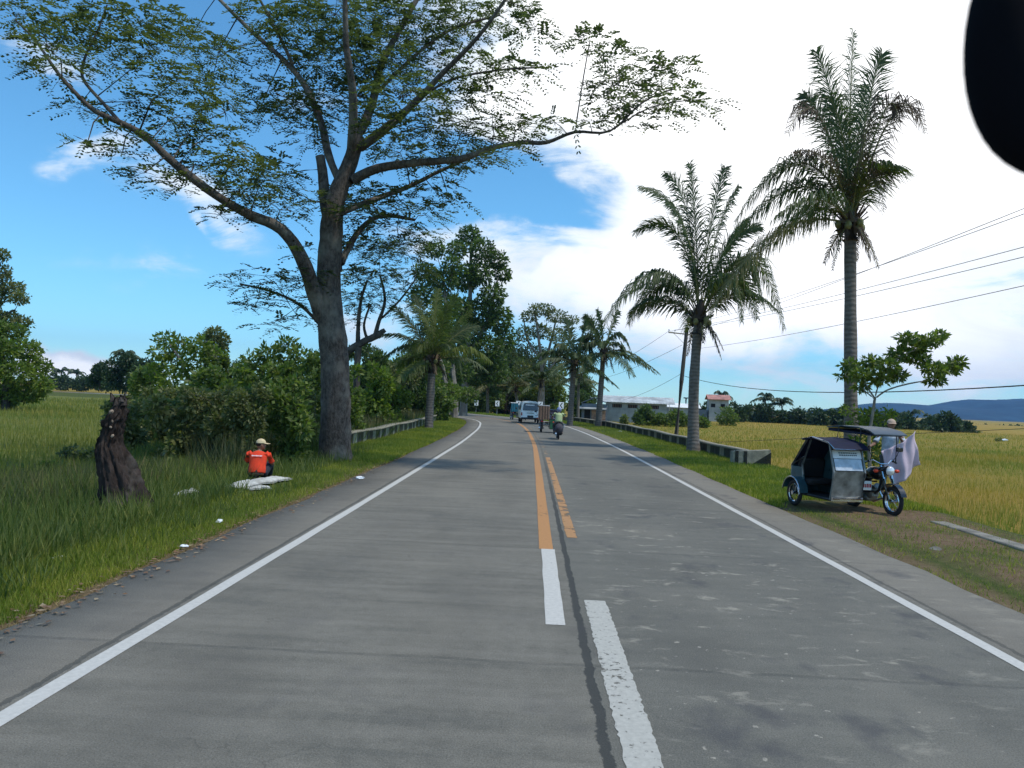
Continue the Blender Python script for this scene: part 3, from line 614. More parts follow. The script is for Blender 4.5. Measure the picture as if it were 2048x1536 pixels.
def tree(name, label, cat, base, limbs, blobs, leafmt, barkmt, leaf=.16, dens=1.6, Yd=None, group=None, style='leaf', depth=1.0, twig=True, crown='crown', shell=.45, aspect=.5, yj=.6, limb_n=8):
    """base: point on the ground; limbs: lists of (u,v,width_px,dy); blobs: (u,v,ru,rv[,dy]) at depth Yd"""
    Yb = base[1] if Yd is None else Yd; t = thing(name, label, cat, base, group=group); tb = MB(); nodes = []
    for L in limbs:
        pts = [at(p[0], p[1], Yb + (p[3] if len(p) > 3 else 0)) for p in L]; rad = [p[2] * (Yb + (p[3] if len(p) > 3 else 0)) / F / 2 for p in L]
        # smooth the polyline
        P, R = [], []
        for i in range(len(pts) - 1):
            a, b, c, d = pts[max(0, i - 1)], pts[i], pts[i + 1], pts[min(len(pts) - 1, i + 2)]
            for k in range(4):
                q = k / 4; P.append(Vector(cr(np.array(a), np.array(b), np.array(c), np.array(d), q))); R.append(rad[i] * (1 - q) + rad[i + 1] * q)
        P.append(pts[-1]); R.append(rad[-1]); tb.tube(P, R, limb_n, True, .05); nodes += [(p, r) for p, r in zip(P, R)]
    VV, FF, b0 = [], [], 0
    pos = np.array([tuple(n_[0]) for n_ in nodes]) if nodes else None
    for B in blobs:
        dy = B[4] if len(B) > 4 else random.uniform(-yj, yj) * (B[2] + B[3]) * Yb / F
        dn = B[5] if len(B) > 5 else 1.0
        Yq = Yb + dy; c = np.array(at(B[0], B[1], Yq)); k = Yq / F; rx, rz = B[2] * k * 1.12, B[3] * k * 1.15; ry = (rx + rz) / 2 * depth
        if style == 'spray':
            n = int(2.9 * dens * dn * rx * rz * math.pi / (.5 * .35 * .55)) + 2
            o = inball(n, .2) * np.array([rx, ry, rz]); ctr = c + o; hd = o * np.array([1, 1, .25]) + rng.normal(size=(n, 3)) * np.array([.4, .4, .12]) * max(rx, .3); hd[:, 2] += .05
            V, Fc = spray_leaves(ctr, hd, rng.uniform(.3, .6, n), 6, leaf * .28, leaf)
        else:
            n = int(2.7 * dens * dn * math.pi * rx * rz / (leaf * leaf * aspect * .5)) + 3
            o = inball(n, shell)
            lump = .78 + .22 * np.sin(o[:, 0] * 7 + c[0]) * np.sin(o[:, 2] * 6 + c[2]) * np.sin(o[:, 1] * 5)
            ctr = c + o * lump[:, None] * np.array([rx, ry, rz]) ; dd = o * .8 + rng.normal(size=(n, 3)) * .6; dd[:, 2] -= .15
            V, Fc = leaves(ctr, dd, leaf * rng.uniform(.6, 1.35, n), leaf * aspect * rng.uniform(.7, 1.3, n))
        VV.append(V); FF.append(Fc + b0); b0 += len(V)
        if twig and pos is not None:
            j = ((pos - c) ** 2).sum(1).argmin(); p, r = nodes[j]; cc = Vector(c); mid = (p + cc) / 2 + Vector((random.uniform(-.1, .1), random.uniform(-.1, .1), random.uniform(0, .15))) * (cc - p).length
            r1 = max(.006 * max(1, Yq / 30), min(r * .4, (.024 if style == 'spray' else .05) * max(1, Yq / 40))); tb.tube([p, mid, cc], [r1, r1 * .7, r1 * .45], 5, False)
            for _ in range(3 + int(4 * dn)):
                e = cc + Vector(inball(1, .3)[0] * np.array([rx, ry, rz]) * .9); tb.tube([cc, (cc + e) / 2 + Vector((0, 0, .1 * rz)), e], [r1 * .45, r1 * .3, r1 * .15], 4, False)
    if tb.v: tb.build('trunk', barkmt, t, base)
    npmesh(crown, np.concatenate(VV), np.concatenate(FF), leafmt, t, base)
    return t

# the big spreading tree left of the road
TB = gnd(669, 920); TY = TB.y
limbs = [
 [(669, 930, 78, 0), (670, 900, 66, 0), (671, 850, 60, 0), (671, 780, 58, 0), (668, 700, 56, 0), (660, 630, 54, 0), (658, 560, 48, 0), (662, 480, 46, 0), (667, 420, 42, 0), (680, 375, 36, 0), (700, 325, 30, 0), (716, 272, 26, 0)],
 [(648, 650, 32, 0), (630, 590, 31, -.3), (603, 515, 27, -.8), (562, 458, 23, -1.3), (500, 430, 20, -1.8), (440, 396, 17, -2.2), (380, 352, 18, -2.6), (332, 312, 16, -2.9), (290, 272, 14, -3.2), (240, 245, 12, -3.5), (190, 222, 10, -3.7), (150, 185, 8, -3.9), (115, 145, 7, -4), (70, 80, 5, -4.2), (30, 40, 3.5, -4.3)],
 [(242, 246, 8, -3.5), (205, 205, 7, -3.2), (165, 155, 6, -3), (172, 110, 5, -2.8), (196, 60, 4, -2.6), (214, 10, 3, -2.5)],
 [(700, 330, 20, 0), (706, 255, 19, -.6), (705, 180, 16, -1.2), (692, 85, 12, -1.8), (690, -40, 9, -2.2)],
 [(716, 275, 20, 0), (745, 205, 17, .6), (762, 130, 14, 1.1), (802, 55, 11, 1.6), (850, -30, 9, 2)],
 [(712, 300, 22, 0), (765, 262, 18, -.5), (830, 205, 14, -1), (880, 152, 11, -1.5), (955, 75, 8, -2), (1010, 0, 6, -2.4)],
 [(682, 372, 14, 0), (657, 310, 16, .3), (642, 245, 15, .8), (610, 172, 12, 1.2), (565, 118, 10, 1.6), (495, 55, 8, 2), (420, -20, 6, 2.4)],
 [(590, 140, 7, 1.4), (560, 75, 6, 1.2), (520, 0, 5, 1)], [(662, 450, 30, 0), (650, 400, 23, .2), (646, 350, 20, .3), (640, 312, 18, .3)],
 [(697, 365, 22, 0), (755, 337, 18, -.2), (838, 325, 15, -.5), (920, 318, 13, -.8), (980, 297, 11, -1), (1040, 285, 9, -1.2), (1092, 285, 8, -1.4), (1150, 264, 6, -1.6), (1220, 262, 4.5, -1.8), (1285, 205, 3.5, -1.8), (1345, 178, 2.5, -1.8)],
 [(1150, 264, 3, -1.6), (1166, 160, 2.5, -1.6), (1180, 80, 2, -1.5)], [(1220, 262, 3, -1.8), (1300, 215, 2.5, -2), (1380, 200, 2, -2.1)],
 [(672, 430, 14, .2), (740, 402, 12, .8), (820, 372, 9, 1.3), (880, 342, 7, 1.6), (950, 312, 5, 1.8)],
 [(676, 540, 15, .3), (712, 470, 12, .9), (760, 432, 9, 1.4), (830, 440, 6, 1.8)],
 [(650, 660, 8, .4), (600, 610, 6, 1), (540, 582, 5, 1.5), (480, 568, 3.5, 1.8)], [(740, 200, 8, .6), (820, 120, 7, 1.5), (900, 60, 6, 2), (1000, 30, 4, 2.3)],
 [(830, 205, 6, -1), (900, 160, 5, -1.2), (1000, 140, 4, -1.4), (1080, 135, 3, -1.5)]]
bl = [(50, 30, 60, 35), (130, 40, 60, 35), (95, 95, 50, 28), (190, 90, 55, 40), (110, 135, 60, 22), (230, 40, 70, 30), (300, 100, 60, 30), (310, 35, 60, 25), (380, 80, 60, 30), (440, 110, 40, 30), (345, 165, 70, 30), (420, 180, 50, 30), (350, 235, 60, 26), (280, 205, 45, 20), (420, 270, 55, 28), (450, 225, 35, 25),
 (400, 330, 60, 26), (470, 320, 55, 30), (520, 370, 55, 40, None, 1.5), (560, 350, 35, 35), (480, 385, 50, 25), (175, 285, 45, 10), (245, 305, 45, 10), (290, 345, 50, 14), (345, 365, 50, 16), (230, 265, 40, 12), (160, 215, 50, 14), (330, 280, 40, 16), (440, 430, 40, 12), (560, 420, 40, 22),
 (540, 30, 50, 30), (600, 40, 55, 40), (670, 30, 70, 40), (750, 40, 80, 45), (840, 30, 80, 40), (930, 40, 60, 35), (1010, 25, 60, 20), (1070, 60, 45, 20), (560, 95, 45, 30), (555, 190, 50, 28), (600, 215, 50, 30), (520, 220, 40, 18), (640, 120, 50, 40), (700, 110, 55, 45, None, 1.3), (770, 120, 60, 45, None, 1.2), (850, 110, 60, 35), (640, 200, 40, 35), (720, 195, 50, 40, None, 1.2), (800, 195, 60, 35), (890, 180, 60, 25), (960, 130, 60, 24), (1040, 140, 60, 15), (980, 190, 50, 14), (620, 270, 40, 25), (770, 260, 50, 30), (850, 255, 60, 30),
 (920, 270, 60, 26), (985, 255, 50, 24), (1040, 255, 40, 18), (800, 305, 55, 22), (880, 325, 65, 20), (950, 320, 50, 16), (1020, 300, 40, 14), (1110, 245, 34, 10), (1165, 240, 40, 12), (1195, 85, 40, 16), (1150, 80, 28, 8), (1230, 120, 40, 24), (1225, 165, 40, 20), (1290, 150, 55, 26), (1350, 135, 40, 16), (1280, 205, 50, 18), (1350, 195, 55, 18), (1405, 210, 35, 12), (1250, 245, 30, 10), (1320, 235, 30, 10), (1210, 205, 30, 14),
 (740, 385, 55, 22), (800, 400, 60, 22), (865, 375, 50, 16), (720, 430, 50, 24), (780, 450, 55, 22), (850, 430, 45, 14), (730, 490, 45, 22), (800, 490, 50, 18), (700, 500, 30, 22, None, 1.3), (620, 400, 30, 20), (600, 500, 25, 12),
 (530, 552, 60, 12), (480, 572, 40, 9), (590, 575, 45, 16), (560, 600, 55, 14), (510, 612, 40, 9), (600, 640, 40, 10), (540, 650, 30, 8), (620, 550, 30, 18), (740, 545, 40, 18), (690, 400, 40, 20), (900, 405, 35, 8)]
bl = [(b[0], b[1], b[2], b[3], (b[4] if len(b) > 4 and b[4] is not None else None), (b[5] if len(b) > 5 else 1)) for b in bl]
bl2 = []
for b in bl:                                               # give every cluster the depth of the limb it grows on, and scatter
    best = min((p for L in limbs for p in L), key=lambda p: (p[0] - b[0]) ** 2 + (p[1] - b[1]) ** 2)
    bl2.append((b[0], b[1], b[2], b[3], best[3] + random.Random(int(b[0] * 7 + b[1])).uniform(-1.5, 1.5), b[5]))
tree('acacia_tree', 'huge spreading lacy tree with forked grey trunk left of the road, branches reaching over it', 'tree', TB, limbs, bl2, M['acacia'], M['bark'], leaf=.15, dens=1.95, style='spray', depth=1.3, limb_n=14)

# thin crooked tree right behind it
b = gnd(713, 852)
tree('crooked_tree', 'thin crooked tree with knotted bare limbs just behind the huge trunk', 'tree', gnd(713, 856), [[(713, 858, 17), (713, 800, 14), (714, 740, 13), (717, 695, 14)], [(684, 712, 15), (706, 696, 15), (730, 682, 14), (752, 672, 14), (770, 660, 9)], [(717, 700, 11), (716, 665, 9), (722, 600, 6), (735, 560, 5)], [(750, 673, 10), (757, 645, 8), (770, 600, 6), (760, 550, 4)], [(735, 680, 7), (728, 650, 5), (740, 610, 4)], [(760, 640, 5), (800, 600, 4), (830, 560, 3)]],
     [(715, 560, 45, 22), (760, 545, 45, 22), (700, 600, 40, 20), (790, 580, 40, 20), (740, 600, 45, 20), (830, 545, 40, 20), (760, 500, 45, 22), (810, 500, 40, 22), (850, 470, 40, 16), (700, 640, 30, 12), (800, 625, 30, 10)], M['acacia'], M['bark_dark'], leaf=.19, dens=.95, style='spray')
for i, (u, Y, top, w, k, lab) in enumerate([(735, 62, 700, 44, 'dull', 'olive tree seen through the crooked tree limbs'), (790, 66, 712, 42, 'mid', 'yellow green tree behind the left fronds of the young palm'), (835, 70, 690, 40, 'dull', 'olive tree right behind the young palm crown'), (880, 68, 745, 34, 'bright', 'yellow green low tree between the palm and the pale trunks'), (690, 58, 735, 34, 'mid', 'green tree showing just right of the huge trunk')]):
    p_ = at(u, 800, Y); g_ = Vector((p_.x, Y, -.4)); rr_ = random.Random(i + 5)
    tree('bank_tree', lab, 'tree', g_, [[(u, 850, 8), (u + 3, 790, 6), (u - 3, top + 15, 3)]], [(u + rr_.uniform(-w, w) * .8, top + (840 - top) * q, w * rr_.uniform(.45, .6), (840 - top) * .15) for q in (.1, .2, .3, .42, .5, .6, .7, .8, .9, .35, .65)], M[k + '_leaf'], M['bark_dark'], leaf=.32, dens=1.15, group='trees behind the left barrier')
# tall dark trees at the bend, pale trunks in a row
def pix(u, v, Y, dz=0): p = at(u, v, Y); return p
def gb(u, Y):                                              # ground point under image column u at distance Y
    p = at(u, 800, Y); return Vector((p.x, Y, float(gz(np.array([p.x]), np.array([Y]))[0]) - .05))
tree('tall_tree', 'tallest dark crown at the left side of the bend, jagged top against the clouds', 'tree', gb(926, 84), [[(926, 840, 18), (928, 800, 15), (935, 700, 13), (940, 600, 9), (942, 500, 5)], [(932, 720, 8), (975, 640, 6), (995, 560, 4)], [(930, 740, 8), (900, 680, 5)]],
     [(938, 472, 26, 20), (915, 500, 22, 20), (965, 500, 28, 24), (995, 520, 22, 20), (1005, 548, 20, 18), (955, 545, 34, 26), (985, 590, 30, 26), (930, 560, 30, 26), (1000, 640, 28, 30), (960, 630, 40, 34), (1010, 680, 22, 26), (975, 700, 40, 34), (940, 670, 36, 34), (990, 745, 30, 24), (950, 750, 36, 26), (925, 620, 28, 28)], M['dark_leaf'], M['bark_pale'], leaf=.42, dens=1.5, group='trees at the bend')
tree('tall_tree', 'dark round crowned tree between the palm and the tallest crown', 'tree', gb(908, 76), [[(908, 844, 17), (908, 790, 15), (900, 700, 11), (890, 600, 7)], [(905, 720, 8), (860, 640, 5)]],
     [(905, 530, 24, 18), (870, 500, 26, 16), (885, 560, 34, 26), (850, 545, 30, 20), (845, 590, 30, 24), (895, 610, 34, 28), (870, 650, 34, 28), (910, 670, 34, 30), (880, 710, 36, 28), (915, 740, 34, 26), (875, 760, 30, 20)], M['dark_leaf'], M['bark_pale'], leaf=.38, dens=1.4, group='trees at the bend')
tree('tall_tree', 'pale trunked leaning tree nearest the verge corner of the bend', 'tree', gb(893, 72), [[(893, 848, 14), (893, 790, 12), (880, 720, 9), (850, 680, 6)]],
     [(840, 700, 34, 20), (870, 735, 34, 22), (820, 730, 30, 18), (900, 780, 26, 16), (845, 765, 34, 20), (935, 790, 24, 16)], M['mid_leaf'], M['bark_pale'], leaf=.32, dens=1.3, group='trees at the bend')
# airy tree beyond the bend
tree('airy_tree', 'pale stemmed airy tree rising above the white van beyond the bend', 'tree', gb(1085, 112), [[(1085, 838, 9), (1085, 760, 8), (1080, 700, 6), (1072, 640, 4), (1066, 615, 2)], [(1085, 740, 6), (1100, 690, 5), (1112, 640, 3)], [(1083, 720, 5), (1055, 680, 4), (1048, 640, 2)], [(1086, 750, 5), (1130, 700, 3), (1145, 650, 2)]],
     [(1085, 618, 30, 12), (1060, 632, 20, 14), (1110, 632, 26, 14), (1048, 668, 18, 18), (1080, 662, 26, 16), (1118, 672, 26, 18), (1145, 640, 14, 10), (1065, 705, 30, 20), (1100, 715, 30, 20), (1135, 700, 20, 18), (1050, 735, 26, 18), (1090, 750, 32, 18), (1030, 700, 16, 20)], M['dull_leaf'], M['bark_pale'], leaf=.40, dens=.85)
for i, (u, Y, top, w, lab) in enumerate([(960, 122, 735, 42, 'dark bushy tree behind the two left chevron signs'), (1010, 126, 725, 42, 'dark tree behind the gap between the left chevron signs and the blue tricycle'), (1055, 130, 740, 36, 'dark spreading tree straight behind the white van'), (1105, 124, 765, 30, 'light green bush tree behind the brown curtained tricycle'), (1165, 128, 778, 22, 'dark tree between the roadside palms and the grey shed'), (905, 128, 742, 44, 'dark tree seen between the pale trunks at the bend')]):
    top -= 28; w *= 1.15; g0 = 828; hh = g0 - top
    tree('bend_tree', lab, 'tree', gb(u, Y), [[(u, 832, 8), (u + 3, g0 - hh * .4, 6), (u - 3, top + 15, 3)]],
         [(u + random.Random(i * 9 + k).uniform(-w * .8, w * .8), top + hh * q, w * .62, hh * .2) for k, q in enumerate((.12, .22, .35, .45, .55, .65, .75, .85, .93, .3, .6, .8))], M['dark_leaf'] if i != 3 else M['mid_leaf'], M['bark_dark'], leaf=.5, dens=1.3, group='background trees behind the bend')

# left-hand trees and bushes beyond the verge
tree('broadleaf_tree', 'light green broadleaf tree right of the stump, two rounded tops over the bushes', 'tree', gb(385, 40), [[(388, 850, 12), (386, 780, 10), (360, 720, 6), (340, 690, 4)], [(386, 790, 8), (415, 720, 6), (430, 690, 4)]],
     [(335, 680, 30, 16), (320, 705, 26, 14), (365, 690, 30, 18), (400, 690, 32, 18), (345, 725, 34, 18), (395, 725, 36, 20), (430, 715, 26, 22), (360, 760, 50, 24), (420, 760, 40, 26), (310, 745, 24, 16), (380, 800, 60, 26)], M['bright_leaf'], M['bark_pale'], leaf=.26, dens=.95)
tree('broadleaf_tree', 'dark domed tree peeking over the light green one', 'tree', gb(432, 62), [[(432, 830, 8), (432, 740, 6), (430, 690, 4)]], [(428, 668, 22, 15), (412, 680, 18, 14), (445, 682, 16, 16), (430, 700, 26, 18), (440, 740, 26, 20)], M['dull_leaf'], M['bark_dark'], leaf=.3, dens=1.6)
tree('broadleaf_tree', 'mid green tree with vine covered domes left of the huge trunk', 'tree', gb(560, 36), [[(562, 860, 14), (560, 790, 11), (575, 720, 7)], [(560, 800, 9), (520, 740, 6)], [(562, 790, 8), (610, 740, 6)]],
     [(575, 690, 24, 16), (540, 705, 28, 15), (505, 722, 26, 16), (600, 712, 26, 18), (630, 725, 20, 18), (560, 735, 50, 24), (610, 760, 40, 26), (510, 765, 40, 24), (560, 790, 60, 28), (480, 740, 18, 12), (620, 800, 36, 26)], M['mid_leaf'], M['bark_dark'], leaf=.27, dens=1.15)
tree('roadside_tree', 'bright green roadside tree cut by the photo edge over the left field', 'tree', gb(10, 58), [[(10, 835, 18), (12, 760, 14), (0, 690, 8)]], [(20, 665, 36, 22), (50, 700, 36, 22), (0, 700, 40, 24), (75, 735, 28, 22), (30, 745, 44, 26), (-30, 740, 44, 30), (85, 770, 22, 18), (50, 785, 44, 22), (0, 795, 44, 26), (-20, 660, 40, 26)], M['bright_leaf'], M['bark_dark'], leaf=.32, dens=1.7)
tree('feathery_tree', 'tall dark feathery tree behind the bright green tree over the left field', 'tree', gb(-40, 66), [[(-40, 830, 16), (-38, 700, 12), (-30, 560, 7), (-20, 490, 4)], [(-36, 650, 6), (30, 620, 4)]], [(5, 510, 14, 14), (0, 545, 22, 18), (22, 575, 28, 16), (40, 595, 20, 14), (-15, 590, 34, 24), (15, 635, 28, 14), (45, 645, 22, 14), (-20, 640, 34, 22), (-30, 520, 24, 24)], M['dull_leaf'], M['bark_dark'], leaf=.3, dens=1.3)
for i, (u, Y, top, base, w, lab) in enumerate([(240, 95, 712, 778, 34, 'dark bush tree behind the field, left neighbour of the light green tree'), (285, 88, 722, 782, 36, 'round dark tree at the far field edge under the light green tree'), (200, 105, 728, 778, 24, 'low dark tree with ragged top at the middle of the far field edge')]):
    tree('field_tree', lab, 'tree', gb(u, Y), [[(u, base, 5), (u, (top + base) / 2, 4), (u, top + 10, 2)]], [(u + random.Random(i * 5 + k).uniform(-w * .7, w * .7), top + (base - top) * q, w * .55, (base - top) * .24) for k, q in enumerate((.15, .3, .45, .6, .75, .85, .25))], M['far_leaf'], M['bark_dark'], leaf=.42, dens=1.5, group='trees at the edge of the left field')
SHR = [(345, 21, 820, 960, 50, 'dull', 'low grey green weed bush at the right foot of the dead stump'), (420, 20.5, 805, 950, 55, 'dull', 'dark weedy bush in the hollow between the stump and the seated person'), (495, 20, 795, 945, 50, 'dull', 'bushy weeds right behind the orange red shirt'), (575, 20.5, 805, 940, 46, 'mid', 'dark weedy bush between the seated person and the huge trunk'),
       (165, 22, 905, 985, 40, 'dull', 'brownish low weed bush on the field side of the stump'), (90, 20, 930, 1000, 45, 'mid', 'low green weed clump at the left edge of the bank'), (250, 26, 815, 925, 45, 'dull', 'weed bush just behind the dead stump'), (635, 30, 740, 900, 40, 'mid', 'tall leafy bush touching the left side of the huge trunk'), (470, 40, 735, 860, 50, 'dark', 'tall dark bush between the two light tree groups'), (300, 44, 770, 850, 40, 'mid', 'round bush at the left end of the shrub mass'),
       (320, 31, 800, 905, 60, 'dull', 'olive shrub right behind the dead stump'), (395, 28, 815, 915, 60, 'dark', 'dark dense shrub midway between the stump and the seated person'), (470, 26, 820, 925, 55, 'dull', 'dusty green shrub behind the left shoulder of the seated person'), (540, 25, 800, 925, 55, 'dark', 'very dark bush directly behind the seated person'), (605, 25, 795, 925, 45, 'dull', 'greyish green bush against the left side of the huge trunk'),
       (440, 33, 775, 880, 60, 'mid', 'mid green bush under the light green tree'), (350, 36, 785, 880, 55, 'mid', 'broad green bush at the corner of the left field'), (590, 32, 770, 870, 55, 'mid', 'leafy bush under the vine covered domes'), (275, 37, 810, 880, 40, 'dull', 'sparse brown green shrub at the field side of the stump'),
       (745, 40, 765, 868, 40, 'bright', 'bright green bush behind the start of the left barrier'), (790, 46, 775, 860, 40, 'bright', 'bright green bush left of the yellow green palm'), (740, 52, 720, 850, 40, 'dark', 'tall dark bush behind the crooked tree'), (800, 58, 720, 846, 40, 'dull', 'tall olive bush behind the left barrier beside the palm trunk'), (835, 66, 745, 846, 34, 'dark', 'dark bush seen left of the palm trunk'), (885, 62, 800, 850, 22, 'mid', 'low bush between the palm and the pale trunks'), (700, 30, 800, 880, 30, 'mid', 'weedy bush at the right foot of the huge trunk')]
for i, (u, Y, top, bs, w, kd, lab) in enumerate(SHR):
    r = random.Random(i + 40); top += r.uniform(-28, 10) if top < 850 else 0; LS = r.uniform(.8, 1.5)
    tree('shrub', lab, 'shrub', gb(u, Y), [[(u, bs, 4), (u - 5, (top + bs) / 2, 3), (u + 4, top + 12, 1.5)]], [(u + r.uniform(-w * .65, w * .65), top + (bs - top) * q, w * r.uniform(.42, .6), (bs - top) * r.uniform(.16, .24)) for q in (.12, .25, .35, .5, .6, .72, .85, .9, .2, .45)] + [(u + r.uniform(-w, w), top + r.uniform(-14, 10), w * .22, (bs - top) * .09) for _ in range(5)], M[kd + '_leaf'], M['bark_dark'], leaf=(.065 + .0036 * Y) * LS, dens=1.3, shell=.15, group='shrubs along the left bank', crown='foliage')

# small leafy tree beside the second palm, right verge
tree('sapling', 'slender umbrella shaped sapling growing beside the tall right palm trunk', 'tree', gb(1745, 22.5), [[(1742, 975, 8), (1738, 880, 7), (1745, 830, 6), (1750, 795, 5)], [(1750, 797, 4), (1735, 775, 3), (1725, 755, 2)], [(1750, 797, 4), (1775, 780, 3), (1815, 768, 3), (1850, 762, 2)], [(1750, 795, 3), (1760, 765, 2.5), (1790, 720, 2), (1830, 700, 1.5)], [(1748, 797, 3), (1715, 770, 2), (1690, 750, 1.5)]],
     [(1700, 730, 18, 9, .2), (1690, 752, 14, 6, .3), (1720, 750, 22, 11, -.2), (1740, 725, 20, 10, .4), (1755, 755, 26, 12), (1775, 730, 24, 11, -.4), (1790, 750, 22, 12, .3), (1800, 710, 26, 12), (1830, 695, 30, 12, .4), (1860, 680, 28, 10), (1815, 675, 20, 8), (1840, 720, 26, 10, .3), (1880, 670, 14, 7), (1870, 740, 26, 10, -.3), (1900, 735, 24, 11), (1915, 725, 14, 10), (1870, 760, 22, 8, .2), (1720, 775, 14, 6)], M['mid_leaf'], M['bark_pale'], leaf=.17, dens=2.3, aspect=.42, shell=.1)
tree('roadside_bush', 'low leafy bush at the foot of the tall right palm, behind the tricycle', 'bush', gb(1725, 23.5), [[(1725, 960, 4), (1720, 880, 3)]], [(1700, 820, 20, 12), (1735, 830, 26, 14), (1770, 830, 24, 14), (1715, 850, 24, 14), (1750, 858, 24, 14), (1720, 885, 24, 18), (1745, 905, 30, 20), (1765, 880, 20, 16), (1700, 900, 16, 18), (1730, 930, 30, 22)], M['bright_leaf'], M['bark_pale'], leaf=.14, dens=.75, crown='foliage')

# ------------------------------------------------------------------ coconut palms
def bez(a, b, c, n): return [a * (1 - t) ** 2 + b * 2 * t * (1 - t) + c * t * t for t in [i / (n - 1) for i in range(n)]]
def frond(parent, off, a, b, c, ll, mt, nl=46, wid=.05, hang=.75, rad=.035, sd=0, name='frond', gap=0.12):
    nl = int(nl * 1.6); wid *= 1.25; ll *= 1.12; rt_ = random.Random(sd * 3 + 1); D0 = (Vector(c) - Vector(a)).normalized()
    tw0 = rt_.choice((-1, 1)) * (rt_.uniform(.9, 1.5) if D0.z > .55 else rt_.uniform(.1, .5))
    r = np.random.RandomState(sd); P = bez(Vector(a), Vector(b), Vector(c), 13); mb = MB(); mb.cur = 1
    mb.tube(P, [rad * (1 - .85 * i / 12) for i in range(13)], 5)
    Pn = np.array([tuple(p) for p in P]); V = []; Fc = []
    for i in range(nl):
        q = gap + (1 - gap) * (i + .5) / nl; x = q * 12; k = min(11, int(x)); p = Pn[k] * (1 - (x - k)) + Pn[k + 1] * (x - k); d = Pn[k + 1] - Pn[k]; d /= np.linalg.norm(d)
        s = np.cross(d, (0, 0, 1)); nm = np.linalg.norm(s)
        s = s / nm if nm > .12 else np.array([0, -1.0, 0]); tw = tw0 * (.7 + .3 * q); s = s * math.cos(tw) + np.cross(d, s) * math.sin(tw); L = ll * (math.sin(math.pi * (.10 + .84 * q ** .85)) ** .75)
        for sg in (-1, 1):
            Lq = L * r.uniform(.6, 1.12) * (.45 if r.rand() < .07 else 1); hg = hang * r.uniform(.7, 1.25)
            d1 = s * sg * r.uniform(.55, 1.05) + d * (.45 + .6 * q + (.45 if hang < .5 else 0)) + np.array([0, 0, .08]) + r.normal(size=3) * .07; d1 /= np.linalg.norm(d1)
            d2 = d1 * (1 - .55 * hg) + np.array([0, 0, -1.0]) * hg * 1.1 + r.normal(size=3) * .10; d2 /= np.linalg.norm(d2)
            m_ = p + d1 * Lq * .42; e = m_ + d2 * Lq * .58; w = d * wid * .5 * r.uniform(.7, 1.2)
            bI = len(V); V += [p - w * .7, p + w * .7, m_ + w, m_ - w, e]; Fc += [(bI, bI + 1, bI + 2, bI + 3), (bI + 3, bI + 2, bI + 4)]
    mb.cur = 0; mb.add(V, Fc)
    return mb.build(name, [mt, M['rachis']], parent, off, smooth=False, fixn=False)
def palm(label, base, hub, widths, spec, mts, ll, Y, flare=1.9, nl=46, wid=.05, rnd=10, FL=4.5, cat='palm tree', group=None, sd=0, dead=4, rad=.035, bend=0.0, nuts=True, elr=(-.2, 1.3)):
    """spec: (mid_u, mid_v, tip_u, tip_v, dy_mid, dy_tip, material key)"""
    r = random.Random(sd); t = thing('coconut_palm', label, cat, base, group=group); off = Vector(base); tb = MB(); hubp = Vector(hub); mid = (off + hubp) / 2 + Vector((bend, 0, 0))
    P = bez(off - Vector((0, 0, .45)), mid, hubp, 16); w0, w1 = widths
    tb.tube(P, [(w0 + (w1 - w0) * i / 15) * (1 + (flare - 1) * math.exp(-i * 1.1)) / 2 * (1 + .03 * math.sin(i * 5)) for i in range(16)], 12, jit=.03)
    tb.build('trunk', M['palmbark'], t, off)
    up = (P[-1] - P[-3]).normalized()
    sh = MB(); sh.tube([hubp - up * w1 * 1.6, hubp, hubp + up * w1 * 2.2], [w1 * .75, w1 * .95, w1 * .3], 10, jit=.12)
    for k in range(14):
        a_ = k * 2.4; d = Vector((math.cos(a_), math.sin(a_), r.uniform(.2, 1.1))); sh.tube([hubp - up * w1 * .4, hubp + d * w1 * 1.6], [.07 * w1 / .35, .025], 5)
    sh.build('frond_sheath', M['palm_dead'], t, off)
    for i, (mu, mv, tu, tv, d1, d2, mk) in enumerate(spec):
        tip = at(tu, tv, Y + d2) + Vector((-.12, 0, -.06)); low = tip.z < hubp.z + .6; frond(t, off, hubp, 2 * at(mu, mv, Y + d1) - .5 * (hubp + tip), tip, ll * (1.15 if low else .93), M[mk], int(nl * (1.15 if low else 1.15) * (.6 if mk == 'palm_dead' else 1)), wid * (.75 if mk == 'palm_dead' else 1), (.95 if low or mk == 'palm_dead' else .45) if mk != 'palm_olive' else 1.1, rad, sd * 31 + i)
    for i in range(rnd):
        az = i * 2.399 + sd; el = r.uniform(*elr); L = FL * r.uniform(.8, 1.1); h = Vector((math.cos(az), math.sin(az), 0))
        m_ = hubp + (h * math.cos(el) + Vector((0, 0, math.sin(el)))) * L * .55; tip = m_ + h * L * .42 * math.cos(el * .6) + Vector((0, 0, -L * .34 + L * .3 * max(0, el - .7)))
        frond(t, off, hubp, m_, tip, ll, M[mts[i % len(mts)]], nl, wid, .6, rad, sd * 77 + i)
    for i in range(dead):
        az = i * 1.7 + sd; az = az if math.cos(az) > -.35 or sd != 3 else az + 2.6; h = Vector((math.cos(az), math.sin(az), 0)); q = hubp + h * w1 * 1.4 + Vector((0, 0, -.1)); tip = q + h * .5 * FL / 4.5 + Vector((0, 0, -FL * r.uniform(.2, .38)))
        frond(t, off, hubp, q, tip, ll * .45, M['palm_dead'], max(8, nl // 3), wid, .9, rad, sd * 13 + i, name='dead_frond')
    if nuts:
        for i in range(6):
            az = i * 1.05; nb = MB(); nb.ell(hubp + Vector((math.cos(az) * w1 * 1.1, math.sin(az) * w1 * 1.1, -.12 + .1 * (i % 2))), (.12, .12, .15), 8, 6); nb.build('coconut', M['rachis'], t, off)
    return t
